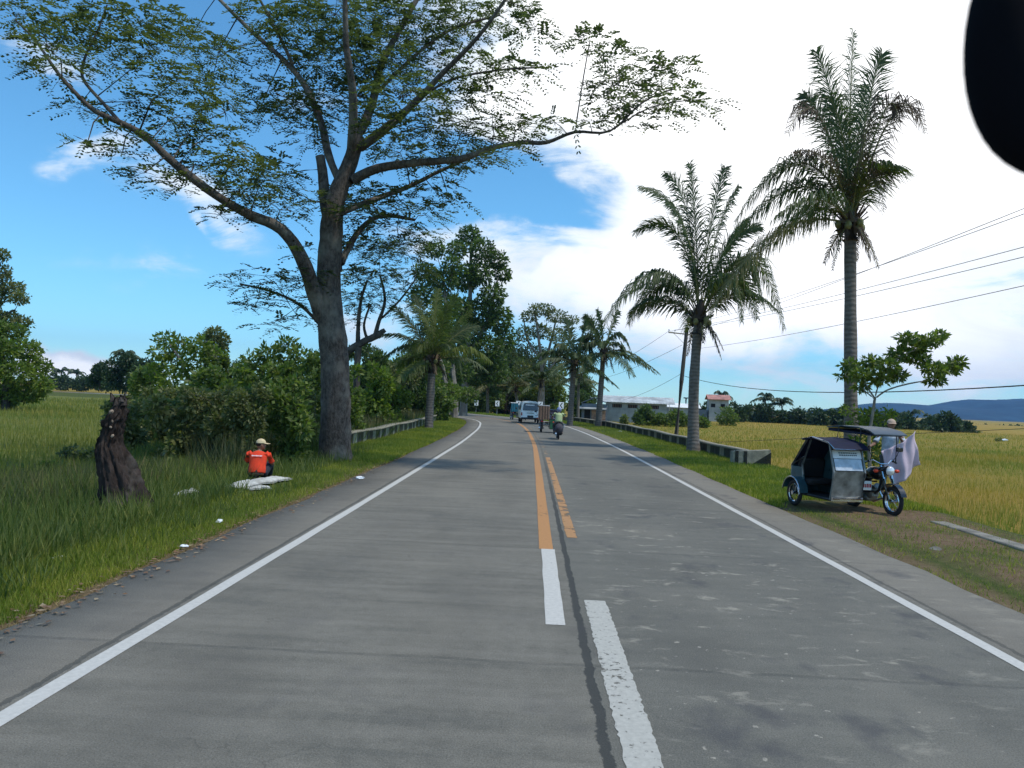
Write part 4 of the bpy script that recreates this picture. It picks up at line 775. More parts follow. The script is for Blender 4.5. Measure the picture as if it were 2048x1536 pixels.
PL, PY, PO2 = 'palm_leaf', 'palm_yellow', 'palm_olive'
pb = gnd(1388, 904); YA = pb.y
palm('shorter right roadside palm in front of the striped barrier, green fronds fanning up', pb, at(1398, 640, YA), (.50, .40),
     [(1392, 470, 1385, 325, .3, .5, PL), (1366, 450, 1288, 372, -.6, -1, PL), (1354, 468, 1274, 462, .5, .8, PL), (1375, 430, 1335, 345, .8, 1.6, PL), (1320, 545, 1215, 640, -.5, -.9, PL), (1330, 570, 1262, 645, .8, 1.4, PL), (1345, 560, 1240, 600, 1.5, 2.2, PL),
      (1422, 450, 1456, 333, -.4, -.6, PL), (1434, 470, 1482, 372, .5, .9, PL), (1450, 500, 1525, 450, -.6, -1.2, PL), (1495, 515, 1574, 655, .5, .8, PL), (1475, 525, 1535, 610, -.8, -1.6, PL), (1470, 550, 1520, 635, 1.2, 1.8, PL), (1460, 560, 1490, 640, -1.8, -2.6, PL), (1375, 480, 1340, 400, 1, 2, PL), (1450, 500, 1500, 440, 1.2, 2, PL)],
     [PL], 1.15, YA, nl=62, wid=.05, rnd=3, FL=4.6, bend=-.22, sd=3, dead=5, group='roadside palms', flare=2.1)
YB = 26.0; pbB = gb(1709, YB)
palm('tallest right roadside palm behind the parked tricycle, long arching fronds', pbB, at(1700, 448, YB), (.47, .35),
     [(1700, 250, 1714, 62, .2, .4, PL), (1670, 230, 1640, 100, .5, .7, PL), (1735, 220, 1772, 105, -.4, -.6, PL), (1640, 235, 1583, 262, -.5, -.8, 'palm_dead'), (1655, 270, 1615, 185, .8, 1, PL), (1790, 225, 1858, 262, .2, .3, 'palm_dead'), (1765, 230, 1805, 240, -.8, -1, 'palm_dead'), (1690, 300, 1668, 190, -.8, -1.2, PL), (1715, 290, 1738, 170, .8, 1.2, PL),
      (1600, 325, 1478, 440, -.3, -.4, PL), (1590, 375, 1455, 500, .5, .8, PL), (1545, 470, 1415, 650, -.6, -1.0, PO2), (1610, 430, 1480, 560, 1.2, 2, PL), (1745, 330, 1775, 420, -1, -1.5, 'palm_dead'), (1725, 300, 1760, 190, -1.2, -1.8, 'palm_dead'), (1660, 330, 1600, 300, -1.0, -1.6, 'palm_dead'), (1740, 360, 1790, 330, .8, 1.2, 'palm_dead'), (1640, 400, 1560, 430, -1.5, -2.5, PL)],
     [PL, 'palm_dead'], 1.12, YB, nl=60, wid=.04, rnd=1, FL=4.3, sd=5, dead=6, group='roadside palms', flare=1.6, rad=.04, elr=(.8, 1.4))
pb = gnd(857, 858); YL = pb.y
palm('young yellow green palm on the left verge in front of the barrier', pb, at(865, 722, YL), (.50, .45),
     [(870, 640, 880, 578, .2, .3, PY), (850, 650, 835, 590, .4, .6, PL), (895, 640, 915, 590, -.4, -.6, PY), (830, 660, 790, 610, .3, .5, PL), (815, 676, 755, 672, -.4, -.6, PL), (825, 690, 770, 715, .7, 1.1, PL), (925, 700, 985, 722, -.4, -.5, PY), (915, 668, 962, 652, .4, .8, PL), (905, 660, 945, 620, .9, 1.4, PY), (840, 700, 800, 760, 1, 1.4, PL), (900, 705, 930, 760, 1, 1.8, PL), (860, 660, 820, 600, -1, -1.4, PY), (885, 650, 900, 610, -1.2, -1.6, PY), (850, 690, 838, 700, -1.6, -2.6, PY), (885, 690, 905, 695, -1.5, -2.4, PL)],
     [PL, PY], .95, YL, nl=44, wid=.06, rnd=4, FL=3.4, sd=8, dead=5, group='roadside palms', flare=1.7)
for (lab, bu, bv, hu, hv, wd, FLn, sdn, sp) in [
    ('far right roadside palm, left of the pair beside the motorcycle rider', 1139, 851, 1148, 728, (.5, .38), 4.4, 11, [(1140, 670, 1135, 638, .3, .4, PL), (1120, 690, 1100, 735, -.4, -.6, PL), (1175, 690, 1190, 740, .3, .5, PL), (1120, 700, 1112, 765, .8, 1, PL), (1165, 670, 1175, 640, -.5, -.9, PL)]),
    ('far right roadside palm, right of the pair beside the grey shed', 1196, 853, 1207, 705, (.55, .38), 4.9, 12, [(1203, 660, 1198, 618, .2, .4, PL), (1235, 668, 1265, 700, -.4, -.8, PL), (1240, 690, 1262, 755, .5, .9, PL), (1180, 670, 1160, 710, .5, .9, PL), (1175, 690, 1168, 770, -.5, -.9, PL), (1225, 650, 1240, 622, .7, 1, PL), (1185, 650, 1172, 632, -.6, -.9, PL)])]:
    g0 = gnd(bu, bv); palm(lab, g0, at(hu, hv, g0.y), wd, sp, [PL], .95, g0.y, nl=30, wid=.10, rnd=11, FL=FLn, sd=sdn, dead=4, group='roadside palms', flare=1.5, rad=.045, nuts=False)
for (lab, u, Y, hv, FLn, sdn, w, mk, hu) in [
    ('slim palm with a bare thin trunk between the two far right palms', 1158, 92, 758, 3.6, 21, .3, PL, 1157), ('pale trunked palm behind the left chevron signs', 977, 106, 772, 4.6, 22, .35, PO2, 975), ('leaning palm right above the blue tricycle', 1042, 104, 776, 4.6, 23, .35, PO2, 1030), ('drooping palm beyond the van at the right of the bend', 1075, 98, 765, 4.4, 24, .4, PL, 1082)]:
    g0 = gb(u, Y); palm(lab, g0, at(hu, hv, Y), (w * 1.2, w), [], [PL, mk], .85, Y, nl=22, wid=.13, rnd=14, FL=FLn, sd=sdn, dead=2, group='palms at the bend', flare=1.3, rad=.05, nuts=False)
def far_palm(lab, u, Y, hv, FLn, sdn, grp):
    r = random.Random(sdn); g0 = gb(u, Y); FLn *= .78; hub = at(u, hv + 3, Y); t = thing('distant_palm', lab, 'palm tree', g0, group=grp); tb = MB(); tb.tube([g0, (g0 + hub) / 2 + Vector((.3, 0, 0)), hub], [.25, .18, .16], 6); tb.build('trunk', M['bark_dark'], t, g0)
    mb = MB(); V = []; Fc = []
    for i in range(16):
        az = i * 2.4 + sdn; el = r.uniform(-.2, 1.45); h = Vector((math.cos(az), math.sin(az), 0)); L = FLn * r.uniform(.8, 1.1)
        P = bez(hub, hub + (h * math.cos(el) + Vector((0, 0, math.sin(el)))) * L * .6, hub + h * L * .85 * math.cos(el * .7) + Vector((0, 0, math.sin(el) * L * .6 - L * .3)), 6)
        for k in range(5):
            for s_ in range(3):
                p = P[k].lerp(P[k + 1], s_ / 3); d = (P[k + 1] - P[k]).normalized(); sd_ = d.cross(Vector((0, 0, 1))); sd_ = sd_.normalized() if sd_.length > .1 else Vector((1, 0, 0))
                for sg in (-1, 1):
                    e = p + sd_ * sg * .5 + d * .45 + Vector((0, 0, -.7 * r.uniform(.5, 1.1))); b_ = len(V); w = d * .16; V += [p - w, p + w, e]; Fc += [(b_, b_ + 1, b_ + 2)]
    mb.add(V, Fc); mb.build('crown', M['far_leaf'], t, g0, smooth=False, fixn=False); return t
for (lab, u, Y, hv, L, s) in [('small distant palm behind the red roofed house', 1443, 190, 790, 4.6, 1), ('small distant palm left of the close pair over the tree line', 1530, 175, 795, 4.6, 2), ('small distant palm right of the close pair over the tree line', 1563, 175, 803, 4.4, 3), ('distant palm poking from the tree line left of the tall trunk', 1672, 200, 822, 4.6, 4), ('distant palm in front of the blue hills, just right of the sapling', 1822, 180, 826, 4.6, 5), ('distant palm low against the hills at the right of the tree line', 1860, 190, 834, 4.2, 6), ('low distant palm at the left part of the shrubby field edge', 1495, 185, 818, 4, 7)]:
    far_palm(lab, u, Y, hv, L, s, 'distant palms across the right field')
for (lab, u, Y, hv, L, s) in [('distant palm leftmost on the far edge of the left field', 122, 230, 738, 4.8, 11), ('distant palm in the middle of the far edge of the left field', 152, 240, 742, 4.6, 12), ('distant palm over the low dark trees of the left field', 250, 150, 708, 4.8, 13)]:
    far_palm(lab, u, Y, hv, L, s, 'distant palms across the left field')

# far tree lines
def treeline(items, Yf, grp, top_fn, base_v, w, labs):
    for i, u in enumerate(items):
        r = random.Random(i + int(u)); Y = Yf(u) + r.uniform(-8, 8); tp = top_fn(u) + r.uniform(-5, 4); bv = base_v(u)
        tree('distant_tree', labs[i], 'tree', gb(u, Y), [[(u, bv, 3), (u, tp + 6, 1.5)]], [(u + r.uniform(-w, w) * .7, tp + (bv - tp) * q, w * r.uniform(.45, .6), (bv - tp) * .26) for q in (.2, .35, .5, .65, .8, .9)], M['far_leaf'], M['bark_dark'], leaf=.75, dens=2.0, group=grp, twig=False)
ru = [1400, 1432, 1480, 1512, 1545, 1580, 1612, 1645, 1680, 1715, 1750, 1788, 1825, 1860, 1900, 1935]
def rt(u): return np.interp(u, [1400, 1500, 1560, 1600, 1640, 1700, 1800, 1850, 1900, 1950], [814, 814, 816, 826, 832, 820, 834, 842, 836, 850])
def rbv(u): return np.interp(u, [1400, 1950], [852, 872])
_w = ['beside the red roofed house', 'right of the red roofed house', 'left of the close pair of palms', 'under the left palm of the close pair', 'between the close pair of palms', 'under the right palm of the close pair', 'at the lowest dip of the tree line', 'just left of the tall palm trunk', 'hidden partly by the tall palm trunk', 'behind the leafy bush of the tall palm', 'above the tricycle canopy', 'above the capped head behind the tricycle', 'just right of the capped head', 'in front of the blue hills, low and broad', 'second from the right end of the tree line', 'at the right end of the tree line']
treeline(ru, lambda u: np.interp(u, [1400, 1950], [165, 150]), 'tree line across the right field', lambda u: rt(u) - 5, rbv, 29, ['distant dark tree ' + q for q in _w])
lu = [118, 150, 182, 214]
treeline(lu, lambda u: 200, 'tree line across the left field', lambda u: 752, lambda u: 776, 22, ['low distant tree next to the bright green roadside tree', 'low distant tree, second along the far edge of the left field', 'low distant tree, third along the far edge of the left field', 'low distant tree touching the ragged dark trees of the left field'])
w_ = tree('distant_wood', 'low dark line of far woods at the foot of the blue hills', 'wood', gb(1900, 420), [], [(u_, 857 - (2048 - u_) * .028 + random.Random(u_).uniform(-1, 2), 14, 4.2) for u_ in range(1250, 2200, 16)], M['far_leaf'], M['bark_dark'], leaf=1.5, dens=1.6, twig=False, crown='foliage'); w_['kind'] = 'stuff'
tree('field_bush', 'round green bush alone in the right field, right of the shorter palm', 'bush', gb(1455, 118), [[(1455, 860, 2), (1455, 830, 1)]], [(1455, 822, 12, 8), (1445, 835, 14, 9), (1465, 836, 14, 9), (1455, 848, 20, 9)], M['mid_leaf'], M['bark_dark'], leaf=.4, dens=1.4, crown='foliage')
tree('field_bush', 'tiny round shrub standing alone near the right edge of the field', 'bush', gb(1998, 95), [[(1998, 888, 1), (1998, 880, 1)]], [(1998, 881, 7, 5)], M['dull_leaf'], M['bark_dark'], leaf=.2, dens=1.4, crown='foliage', twig=False)
for i, (u, tp, w, lab) in enumerate([(1283, 812, 16, 'spiky dark bush against the grey block wall'), (1310, 826, 20, 'low bush in the middle of the row by the grey wall'), (1335, 824, 20, 'rounded bush left of the utility pole by the grey wall'), (1365, 826, 18, 'bush behind the utility pole'), (1252, 833, 8, 'little yellowish bush near the shed corner'), (1400, 836, 14, 'low bush just right of the shorter palm trunk')]):
    r = random.Random(i); tree('garden_bush', lab, 'bush', gb(u, 98), [[(u, 856, 2), (u, tp + 8, 1)]], [(u + r.uniform(-w, w) * .8, tp - 3 + (856 - tp) * q, w * .75, (856 - tp) * .28) for q in (.25, .4, .5, .6, .8, .85)], M['mid_leaf'] if i not in (0, 4) else M[('dark_leaf', '', '', '', 'palm_yellow')[i]], M['bark_dark'], leaf=.34, dens=1.4, group='bushes in front of the grey building', crown='foliage', twig=False)
tree('broadleaf_tree', 'dark upright tree at the left end of the grey shed', 'tree', gb(1167, 112), [[(1167, 848, 5), (1167, 800, 3)]], [(1167, 790, 12, 9), (1160, 805, 12, 12), (1174, 812, 14, 12), (1165, 828, 16, 14)], M['dark_leaf'], M['bark_dark'], leaf=.4, dens=1.5)

# ------------------------------------------------------------------ stump
def stump():
    b0 = Vector((-6.3, 11.7, 0)); t = thing('tree_stump', 'tall charred rotten tree stump leaning on the left verge', 'tree stump', b0)
    V = []; n, m = 90, 90; Fc = []
    for i in range(m):
        q = i / (m - 1); z = -.08 + 1.80 * q
        cx = .08 - .10 * q + .02 * math.sin(q * 9) + (-.02 if q < .8 else .12 * (q - .8)); rx = np.interp(q, [0, .08, .3, .5, .62, .74, .86, .95, 1], [.50, .42, .36, .28, .20, .185, .16, .10, .03])
        cxx = cx + np.interp(q, [0, .3, .6, .8, 1], [.07, -.01, -.13, -.08, .06])
        for j in range(n):
            a = 2 * math.pi * j / n; gr = abs(noise.noise((math.cos(a) * 6, math.sin(a) * 6, q * .8))); gr2 = noise.noise((math.cos(a) * 16, math.sin(a) * 16, q * 22)); rr = .032 * gr2 * (1 + q) - .022 * abs(math.sin(17 * a + 2 * noise.noise((a, q * 2, 4)))) - .03 * (noise.noise((math.cos(a) * 9, math.sin(a) * 9, q * 1.5)) > .22) - .06 * gr * (.6 + q) + rx * (1.08 + .13 * math.sin(3 * a + .5 * q) + .07 * math.sin(7 * a + q) + .05 * math.sin(13 * a - 2 * q)) + .05 * noise.noise((math.cos(a) * 2.2, math.sin(a) * 2.2, q * 5)) + .025 * noise.noise((math.cos(a) * 7, math.sin(a) * 7, q * 16))
            if -2.2 < a - 2 * math.pi * .78 < .35 and .15 < q < .75: rr *= .80
            zz = z + (.10 * math.sin(5 * a) * noise.noise((a, 2, 0)) + .14 * noise.noise((math.cos(a) * 3, math.sin(a) * 3, 8))) * max(0, (q - .75) * 2)
            rr *= .93; V.append((cxx + rr * math.cos(a), rr * .8 * math.sin(a), zz))
    for i in range(m - 1):
        for j in range(n): Fc.append((i * n + j, i * n + (j + 1) % n, (i + 1) * n + (j + 1) % n, (i + 1) * n + j))
    npmesh('charred_trunk', V, Fc, M['stump'], t, smooth=False)
    sp = MB()
    for k in range(11):
        a = k * .6; p = Vector((-.0 + .07 * math.cos(a), .06 * math.sin(a), 1.62 + .04 * math.sin(k * 2.3))); sp.tube([p, p + Vector((random.uniform(-.06, .05), random.uniform(-.03, .03), random.uniform(.04, .13)))], [.05, .015], 5, jit=.3)
    sp.build('splintered_top', M['stump'], t)
    ro = MB()
    for a, l in ((-.3, .6), (-1.2, .45), (-2.4, .4), (.5, .5), (2.6, .35)):
        d = Vector((math.cos(a), math.sin(a) * .8, 0)); ro.tube([d * .25 + Vector((.1, 0, .28)), d * .42 + Vector((.1, 0, .08)), d * (.35 + l * .5) + Vector((.1, 0, -.05))], [.13, .10, .04], 8, jit=.15)
    ro.build('root', M['stump'], t)
    fg = MB()
    for (u, v, s) in ((-.05, 1.50, .04), (-.02, 1.36, .02), (-.04, 1.27, .022), (.0, 1.14, .028)): fg.ell((u + .03 * (v - 1.3), -.8 * .17 + .004, v), (s * .8, s * .35, s * 1.1), 7, 5, rotv('Y', v * 9))
    fg.build('bracket_fungus', mat('fungus', (.34, .24, .17), .8, var=.3, scale=15), t)
stump()

# ------------------------------------------------------------------ striped concrete barriers
def stripemat(name, flip=1, per=1.05, white=(.50, .46, .36), black=(.055, .048, .038), duty=.62):
    m = bpy.data.materials.new(name); m.use_nodes = True; t = NT(m.node_tree); b = t.n['Principled BSDF']
    tc = t.node('ShaderNodeTexCoord'); uv = tc.outputs['UV']; sp = t.node('ShaderNodeSeparateXYZ'); t.link(uv, sp.inputs[0])
    n = t.noise(uv, 3, 6); s = t.math('ADD', sp.outputs[1], t.math('MULTIPLY', t.math('SUBTRACT', t.noise(t.mapping(uv, (0, 1, 1)), .45, 3), .5), 2.2)); fr = t.math('FRACT', t.math('DIVIDE', s, per))
    st = t.mr(fr, duty - .01, duty + .01, 0, 1); c = t.mixc(st, black, white)
    side = t.mr(sp.outputs[0], .5, .51, 1, 0)                # u<.5 : faces, u>.5 : cap
    c = t.mixc(side, t.ramp(t.noise(uv, 5, 5), [(.3, (.17, .155, .11)), (.7, (.31, .28, .21))]), c)
    c = t.mixc(t.mr(t.noise(uv, 4.5, 7, .7), .50, .68, 0, .7), c, (.19, .18, .15)); c = t.mixc(t.mr(t.noise(uv, 2, 5), .55, .7, 0, .5), c, (.07, .085, .045))
    t.link(c, b.inputs['Base Color']); b.inputs['Roughness'].default_value = .9
    bp = t.node('ShaderNodeBump'); bp.inputs['Strength'].default_value = .5; bp.inputs['Distance'].default_value = .03; t.link(t.noise(uv, 12, 5), bp.inputs['Height']); t.link(bp.outputs[0], b.inputs['Normal']); return m
def barrier(label, s0, s1, off, hgt, side, mt, th=.3, group=None):
    p0 = road_pt(s0, off); t = thing('concrete_barrier', label, 'barrier', (p0[0], p0[1], 0), group=group); n = int((s1 - s0) / .8) + 2; V, UV, Fc = [], [], []
    prof = [(-th / 2, -.15, 0), (-th / 2, hgt - .07, .1), (-th / 2 - .04, hgt - .07, .6), (-th / 2 - .04, hgt, .7), (th / 2 + .04, hgt, .8), (th / 2 + .04, hgt - .07, .9), (th / 2, hgt - .07, .1), (th / 2, -.15, 0)]
    k = len(prof)
    for i in range(n):
        s = s0 + (s1 - s0) * i / (n - 1)
        for (a, z, u) in prof: p = road_pt(s, off + a); V.append((p[0], p[1], z + .02 * math.sin(s * .7))); UV.append((u, s))
    for i in range(n - 1):
        for j in range(k - 1): Fc.append((i * k + j, i * k + j + 1, (i + 1) * k + j + 1, (i + 1) * k + j))
    for i in (0, n - 1):
        Fc.append((i * k, i * k + 1, i * k + 6, i * k + 7)); Fc.append((i * k + 2, i * k + 3, i * k + 4, i * k + 5))
    npmesh('wall', V, Fc, mt, t, (p0[0], p0[1], 0), uv=UV); return t
barrier('left black and white striped barrier running from the huge trunk past the yellow green palm', 26.5, 62, -7.05, .52, -1, stripemat('left_barrier_paint', per=1.7, duty=.66), group='striped barriers')
barrier('right weathered striped roadside barrier running behind the shorter palm', 28.3, 78, 7.30, .47, 1, stripemat('right_barrier_paint', 1, 2.1, (.36, .33, .25), (.055, .05, .036), .72), group='striped barriers')
t = thing('barrier_end_post', 'whitewashed end block with a black triangle at the near end of the right barrier', 'barrier post', (7.78, 27.7, 0))
e = MB(); e.prism([(-.75, -.1), (.55, -.1), (.55, .56), (-.75, .46)], -.19, .19, 'Y'); e.build('block', mat('whitewash', (.16, .15, .115), .9, scale=4, bump=.5, col2=(.44, .40, .30)), t)
e = MB(); e.prism([(.57, .02), (-.12, .02), (.57, .48)], -.195, -.10, 'Y'); e.build('painted_triangle', M['black'], t)
for x in (-.62, -.32): e = MB(); e.box((x, -.193, .22), (.12, .02, .54)); e.build('painted_stripe', M['black'], t)
# fallen concrete strip and low kerb along the paddy on the near right
t = thing('concrete_kerb', 'low grey concrete kerb edging the rice field beside the bare verge', 'kerb', (7.45, 10, 0)); k = MB(); k.box((0, -3, -.07), (.30, 15, .24), bev=.02); k.build('kerb_top', M['concrete'], t)

# ------------------------------------------------------------------ chevron signs
def chevron(label, u, Y, vc, rz, s=.62):
    p = at(u, vc, Y); g0 = gb(u, Y); t = thing('chevron_sign', label, 'road sign', g0, rz, group='chevron signs round the bend'); zc = p.z - g0.z
    b = MB(); b.tube([(0, .03, 0), (0, .03, zc + s * .5)], .035, 8); b.build('post', M['signpole'], t)
    b = MB(); b.box((0, 0, zc), (s * .85, .02, s * 1.1), bev=.004); b.build('panel', M['whitepl'], t)
    b = MB(); w, h = s * .25, s * .42
    b.prism([(w, h + zc), (w * .2, h + zc), (-w, zc), (w * .2, -h + zc), (w, -h + zc), (-w * .2, zc)], -.016, -.0125, 'Y'); b.build('black_chevron', M['black'], t)
for lab, u, Y, v in [('white chevron sign farthest left under the dark trees', 953, 104, 806), ('white chevron sign second from the left, before the dark trees', 995, 97, 807), ('white chevron sign just left of the white van', 1037, 88, 808), ('white chevron sign at the upper right corner of the white van', 1081, 82, 810), ('white chevron sign beside the helmet of the motorcycle rider', 1123, 79, 811)]: chevron(lab, u, Y, v, .25)

# ------------------------------------------------------------------ buildings
def warehouse():
    A = gb(1212, 112); z0 = A.z; t = thing('block_warehouse', 'long grey block building with rusty tin roof behind the right barrier', 'building', A, -.10)
    L, D, Hh = 8.6, 6.0, 2.85
    b = MB(); b.box((L / 2, D / 2, Hh / 2), (L, D, Hh)); b.build('wall', M['block'], t)
    b = MB(); n = 44
    for side in (0, 1):
        for i in range(n):
            x0, x1 = -.5 + (L + 1.6) * i / n, -.5 + (L + 1.6) * (i + 1) / n; dz = .03 if i % 2 else 0
            y0, y1, za, zb = (-.6, D / 2 + .003, Hh + .02, Hh + .95) if side == 0 else (D + .6, D / 2 - .003, Hh + .02, Hh + .95)
            b.quad((x0, y0, za + dz), (x1, y0, za + dz), (x1, y1, zb + dz), (x0, y1, zb + dz)); b.quad((x0, y0, za + dz - .06), (x1, y0, za + dz - .06), (x1, y0, za + dz), (x0, y0, za + dz))
    b.build('roof', M['tin'], t, smooth=False)
    g_ = MB(); g_.prism([(-.003, Hh), (D + .003, Hh), (D / 2, Hh + .85)], .003, .2); g_.prism([(0, Hh), (D, Hh), (D / 2, Hh + .85)], L - .2, L - .003); g_.build('gable', M['bluewall'], t)
    for x in (1.0, 3.2, 6.2):
        w = MB(); w.box((x + .6, -.004, 2.35), (1.35, .06, .5)); o = w.build('window', M['dark'], t); w = MB()
        for k in range(5): w.box((x + .1 + k * .25, -.05, 2.35), (.05, .03, .5))
        w.build('louvre', M['brick'], o)
    w = MB(); w.tube([(L + .3, -.5, Hh), (L + .3, -.5, .1)], .04, 6); w.build('downpipe', M['signpole'], t)
    S = thing('lean_to_shed', 'small dark blue grey lean-to shed with brick front left of the block building', 'shed', gb(1164, 108), -.1)
    b = MB(); b.box((1.75, 2, 1.25), (3.5, 4, 2.5)); b.build('wall', M['bluewall'], S)
    b = MB(); b.prism([(-.7, 1.72), (-.7, 1.80), (.6, 2.15), (.6, 2.07)], -.3, 3.4); b.build('awning', M['tin'], S)
    b = MB(); b.prism([(-.1, 2.52), (1.7, 3.3), (3.6, 2.52), (3.6, 2.6), (1.7, 3.42), (-.1, 2.6)], -.2, 4.2, 'Y'); b.build('roof', M['bluewall'], S)
    b = MB(); b.box((2.35, -.03, .8), (1.9, .08, 1.6)); b.build('brick_front', M['brick'], S)
    b = MB(); b.box((.8, -.02, .85), (.8, .06, 1.7)); b.build('door', M['dark'], S)
    b = MB(); b.box((2.6, -.03, 2.05), (.9, .06, .55)); b.build('window', M['glass'], S)
warehouse()
A = gb(1312, 120); t = thing('long_shed', 'low grey shed with white roof continuing right of the block building', 'building', A, -.05)
b = MB(); b.box((3.2, 2, 1.25), (6.4, 4, 2.5)); b.build('wall', M['block'], t)
b = MB(); b.prism([(-.3, 2.45), (2, 3.05), (4.3, 2.45), (4.3, 2.52), (2, 3.13), (-.3, 2.52)], -.2, 6.8); b.build('roof', M['tinwhite'], t)
b = MB(); b.box((-.2, 4.6, 3.15), (2.4, 1.2, .12)); b.build('roof_patch', M['tinred'], t)
A = gb(1372, 124); t = thing('water_tank', 'small raised water tank above the white roofed shed', 'tank', A); b = MB()
b.tube([(0, 0, 0), (0, 0, 3.9)], .12, 8); b.build('stand', M['dkmetal'], t); b = MB(); b.tube([(0, 0, 3.9), (0, 0, 3.95), (0, 0, 4.1)], [.2, .42, .42], 12); b.build('tank', M['dkmetal'], t)
A = gb(1418, 150); t = thing('red_roofed_house', 'pale two storey house with faded red tin roof far across the right field', 'house', A, -.1)
b = MB(); b.box((1.9, 2, 2.1), (3.6, 4, 4.3)); b.build('wall', M['block'], t)
b = MB(); b.prism([(-.5, 4.2), (2, 5.1), (4.5, 4.2), (4.5, 4.3), (2, 5.2), (-.5, 4.3)], -.3, 4.1); b.build('roof', M['tinred'], t)
for x in (.8, 2.6): b = MB(); b.box((x, -.02, 3.1), (.8, .06, .7)); b.build('window', M['dark'], t)
b = MB(); b.box((-1.2, 2, 1.1), (2.2, 3, 2.2), taper=.95); b.build('side_annex', M['bluewall'], t)
# white upturned boat-like tarp cover on the field side of the right barrier
A = gnd(1213, 851); t = thing('covered_boat', 'small white upturned hull lying behind the far end of the right barrier', 'boat', (A.x, A.y, .12), 1.4)
b = MB(); b.ell((0, 0, .12), (.34, .62, .16), 14, 8); b.build('hull', M['white'], t)

# ------------------------------------------------------------------ utility pole and wires
PP = gnd(1352, 870, -.45); PYp = PP.y; top = at(1374, 655, PYp)
t = thing('utility_pole', 'leaning dark wooden utility pole with crossarm behind the right barrier', 'utility pole', PP)
b = MB(); b.tube([PP - Vector((0, 0, .3)), (PP + top) / 2, top], [.21, .18, .15], 12); b.build('pole', M['polewood'], t, PP)
arm_c = at(1362, 667, PYp); aL, aR = at(1337, 664, PYp), at(1392, 671, PYp)
b = MB(); b.tube([aL, aR], .09, 6); b.build('crossarm', M['signpole'], t, PP)
for s in (1348, 1383): b = MB(); b.tube([at(s, 667, PYp), at(1369, 688, PYp)], .02, 5); b.build('brace', M['steel'], t, PP)
for s, v in ((1338, 660), (1350, 661), (1390, 666), (1374, 652)): b = MB(); c0 = at(s, v, PYp); b.tube([c0 - Vector((0, 0, .12)), c0, c0 + Vector((0, 0, .06))], [.03, .06, .03], 8); b.build('insulator', M['bluewall'], t, PP)
def wire(label, p0, pm, tm, x1, y1, sag, r=.014, zend=None):
    # from the pole to the next one outside the frame, passing pm at parameter tm
    z1 = zend if zend is not None else (pm.z - p0.z * (1 - tm) + 4 * sag * tm * (1 - tm)) / tm
    P = [Vector((p0.x + (x1 - p0.x) * q, p0.y + (y1 - p0.y) * q, p0.z + (z1 - p0.z) * q - 4 * sag * q * (1 - q))) for q in [i / 30 for i in range(31)]]
    b = MB(); b.tube(P, r, 5); o = b.build('overhead_wire', M['wire']); return tag(o, label, 'overhead wire', 'overhead wires from the utility pole')
X1, Y1 = 14.4, 10.0
for lab, (u0, v0), vr, sg in [('overhead wire, uppermost at the right edge', (1390, 662), 416, .35), ('overhead wire, second from the top, almost touching the first', (1374, 650), 427, .45), ('overhead wire, third from the top at the right edge', (1350, 660), 494, .35), ('overhead wire, fourth from the top at the right edge', (1338, 662), 514, .4), ('overhead wire, fifth from the top, last one above the sapling', (1368, 700), 572, .4)]:
    p0 = at(u0, v0, PYp); r = ray(2048, 500); k = r.x / r.y; a_ = X1 - p0.x; b_ = Y1 - p0.y; tm = (k * p0.y - p0.x) / (a_ - k * b_); pm = at(2048, vr, p0.y + b_ * tm); wire(lab, p0, pm, tm, X1, Y1, sg, .011)
p0 = at(1362, 750, PYp); r = ray(2048, 770); k = r.x / r.y; a_, b_ = X1 - p0.x, Y1 - p0.y; tm = (k * p0.y - p0.x) / (a_ - k * b_); pm = at(2048, 771, p0.y + b_ * tm); wire('thick sagging black cable crossing in front of the sapling', p0, pm, tm, X1, Y1, 1.15, .020)
for lab, (u0, v0), (u1, v1) in [('thin wire slanting down from mid pole towards the grey roof', (1360, 749), (1245, 800)), ('thin wire from the pole top towards the far palms, upper one', (1338, 662), (1200, 741)), ('thin wire from the pole top towards the far palms, lower one', (1364, 690), (1205, 757))]:
    a_, b_ = at(u0, v0, PYp), at(u1, v1, 112); P = [a_.lerp(b_, q / 12) - Vector((0, 0, 1.2 * (q / 12) * (1 - q / 12))) for q in range(13)]; m_ = MB(); m_.tube(P, .018, 4); tag(m_.build('overhead_wire', M['wire']), lab, 'overhead wire', 'overhead wires from the utility pole')
a_, b_ = at(1380, 887, 40), at(2100, 855, 22); P = [a_.lerp(b_, q / 12) for q in range(13)]; m_ = MB(); m_.tube(P, .008, 4); tag(m_.build('low_wire', M['wire']), 'low thin wire strung across the rice field behind the tricycle', 'wire')

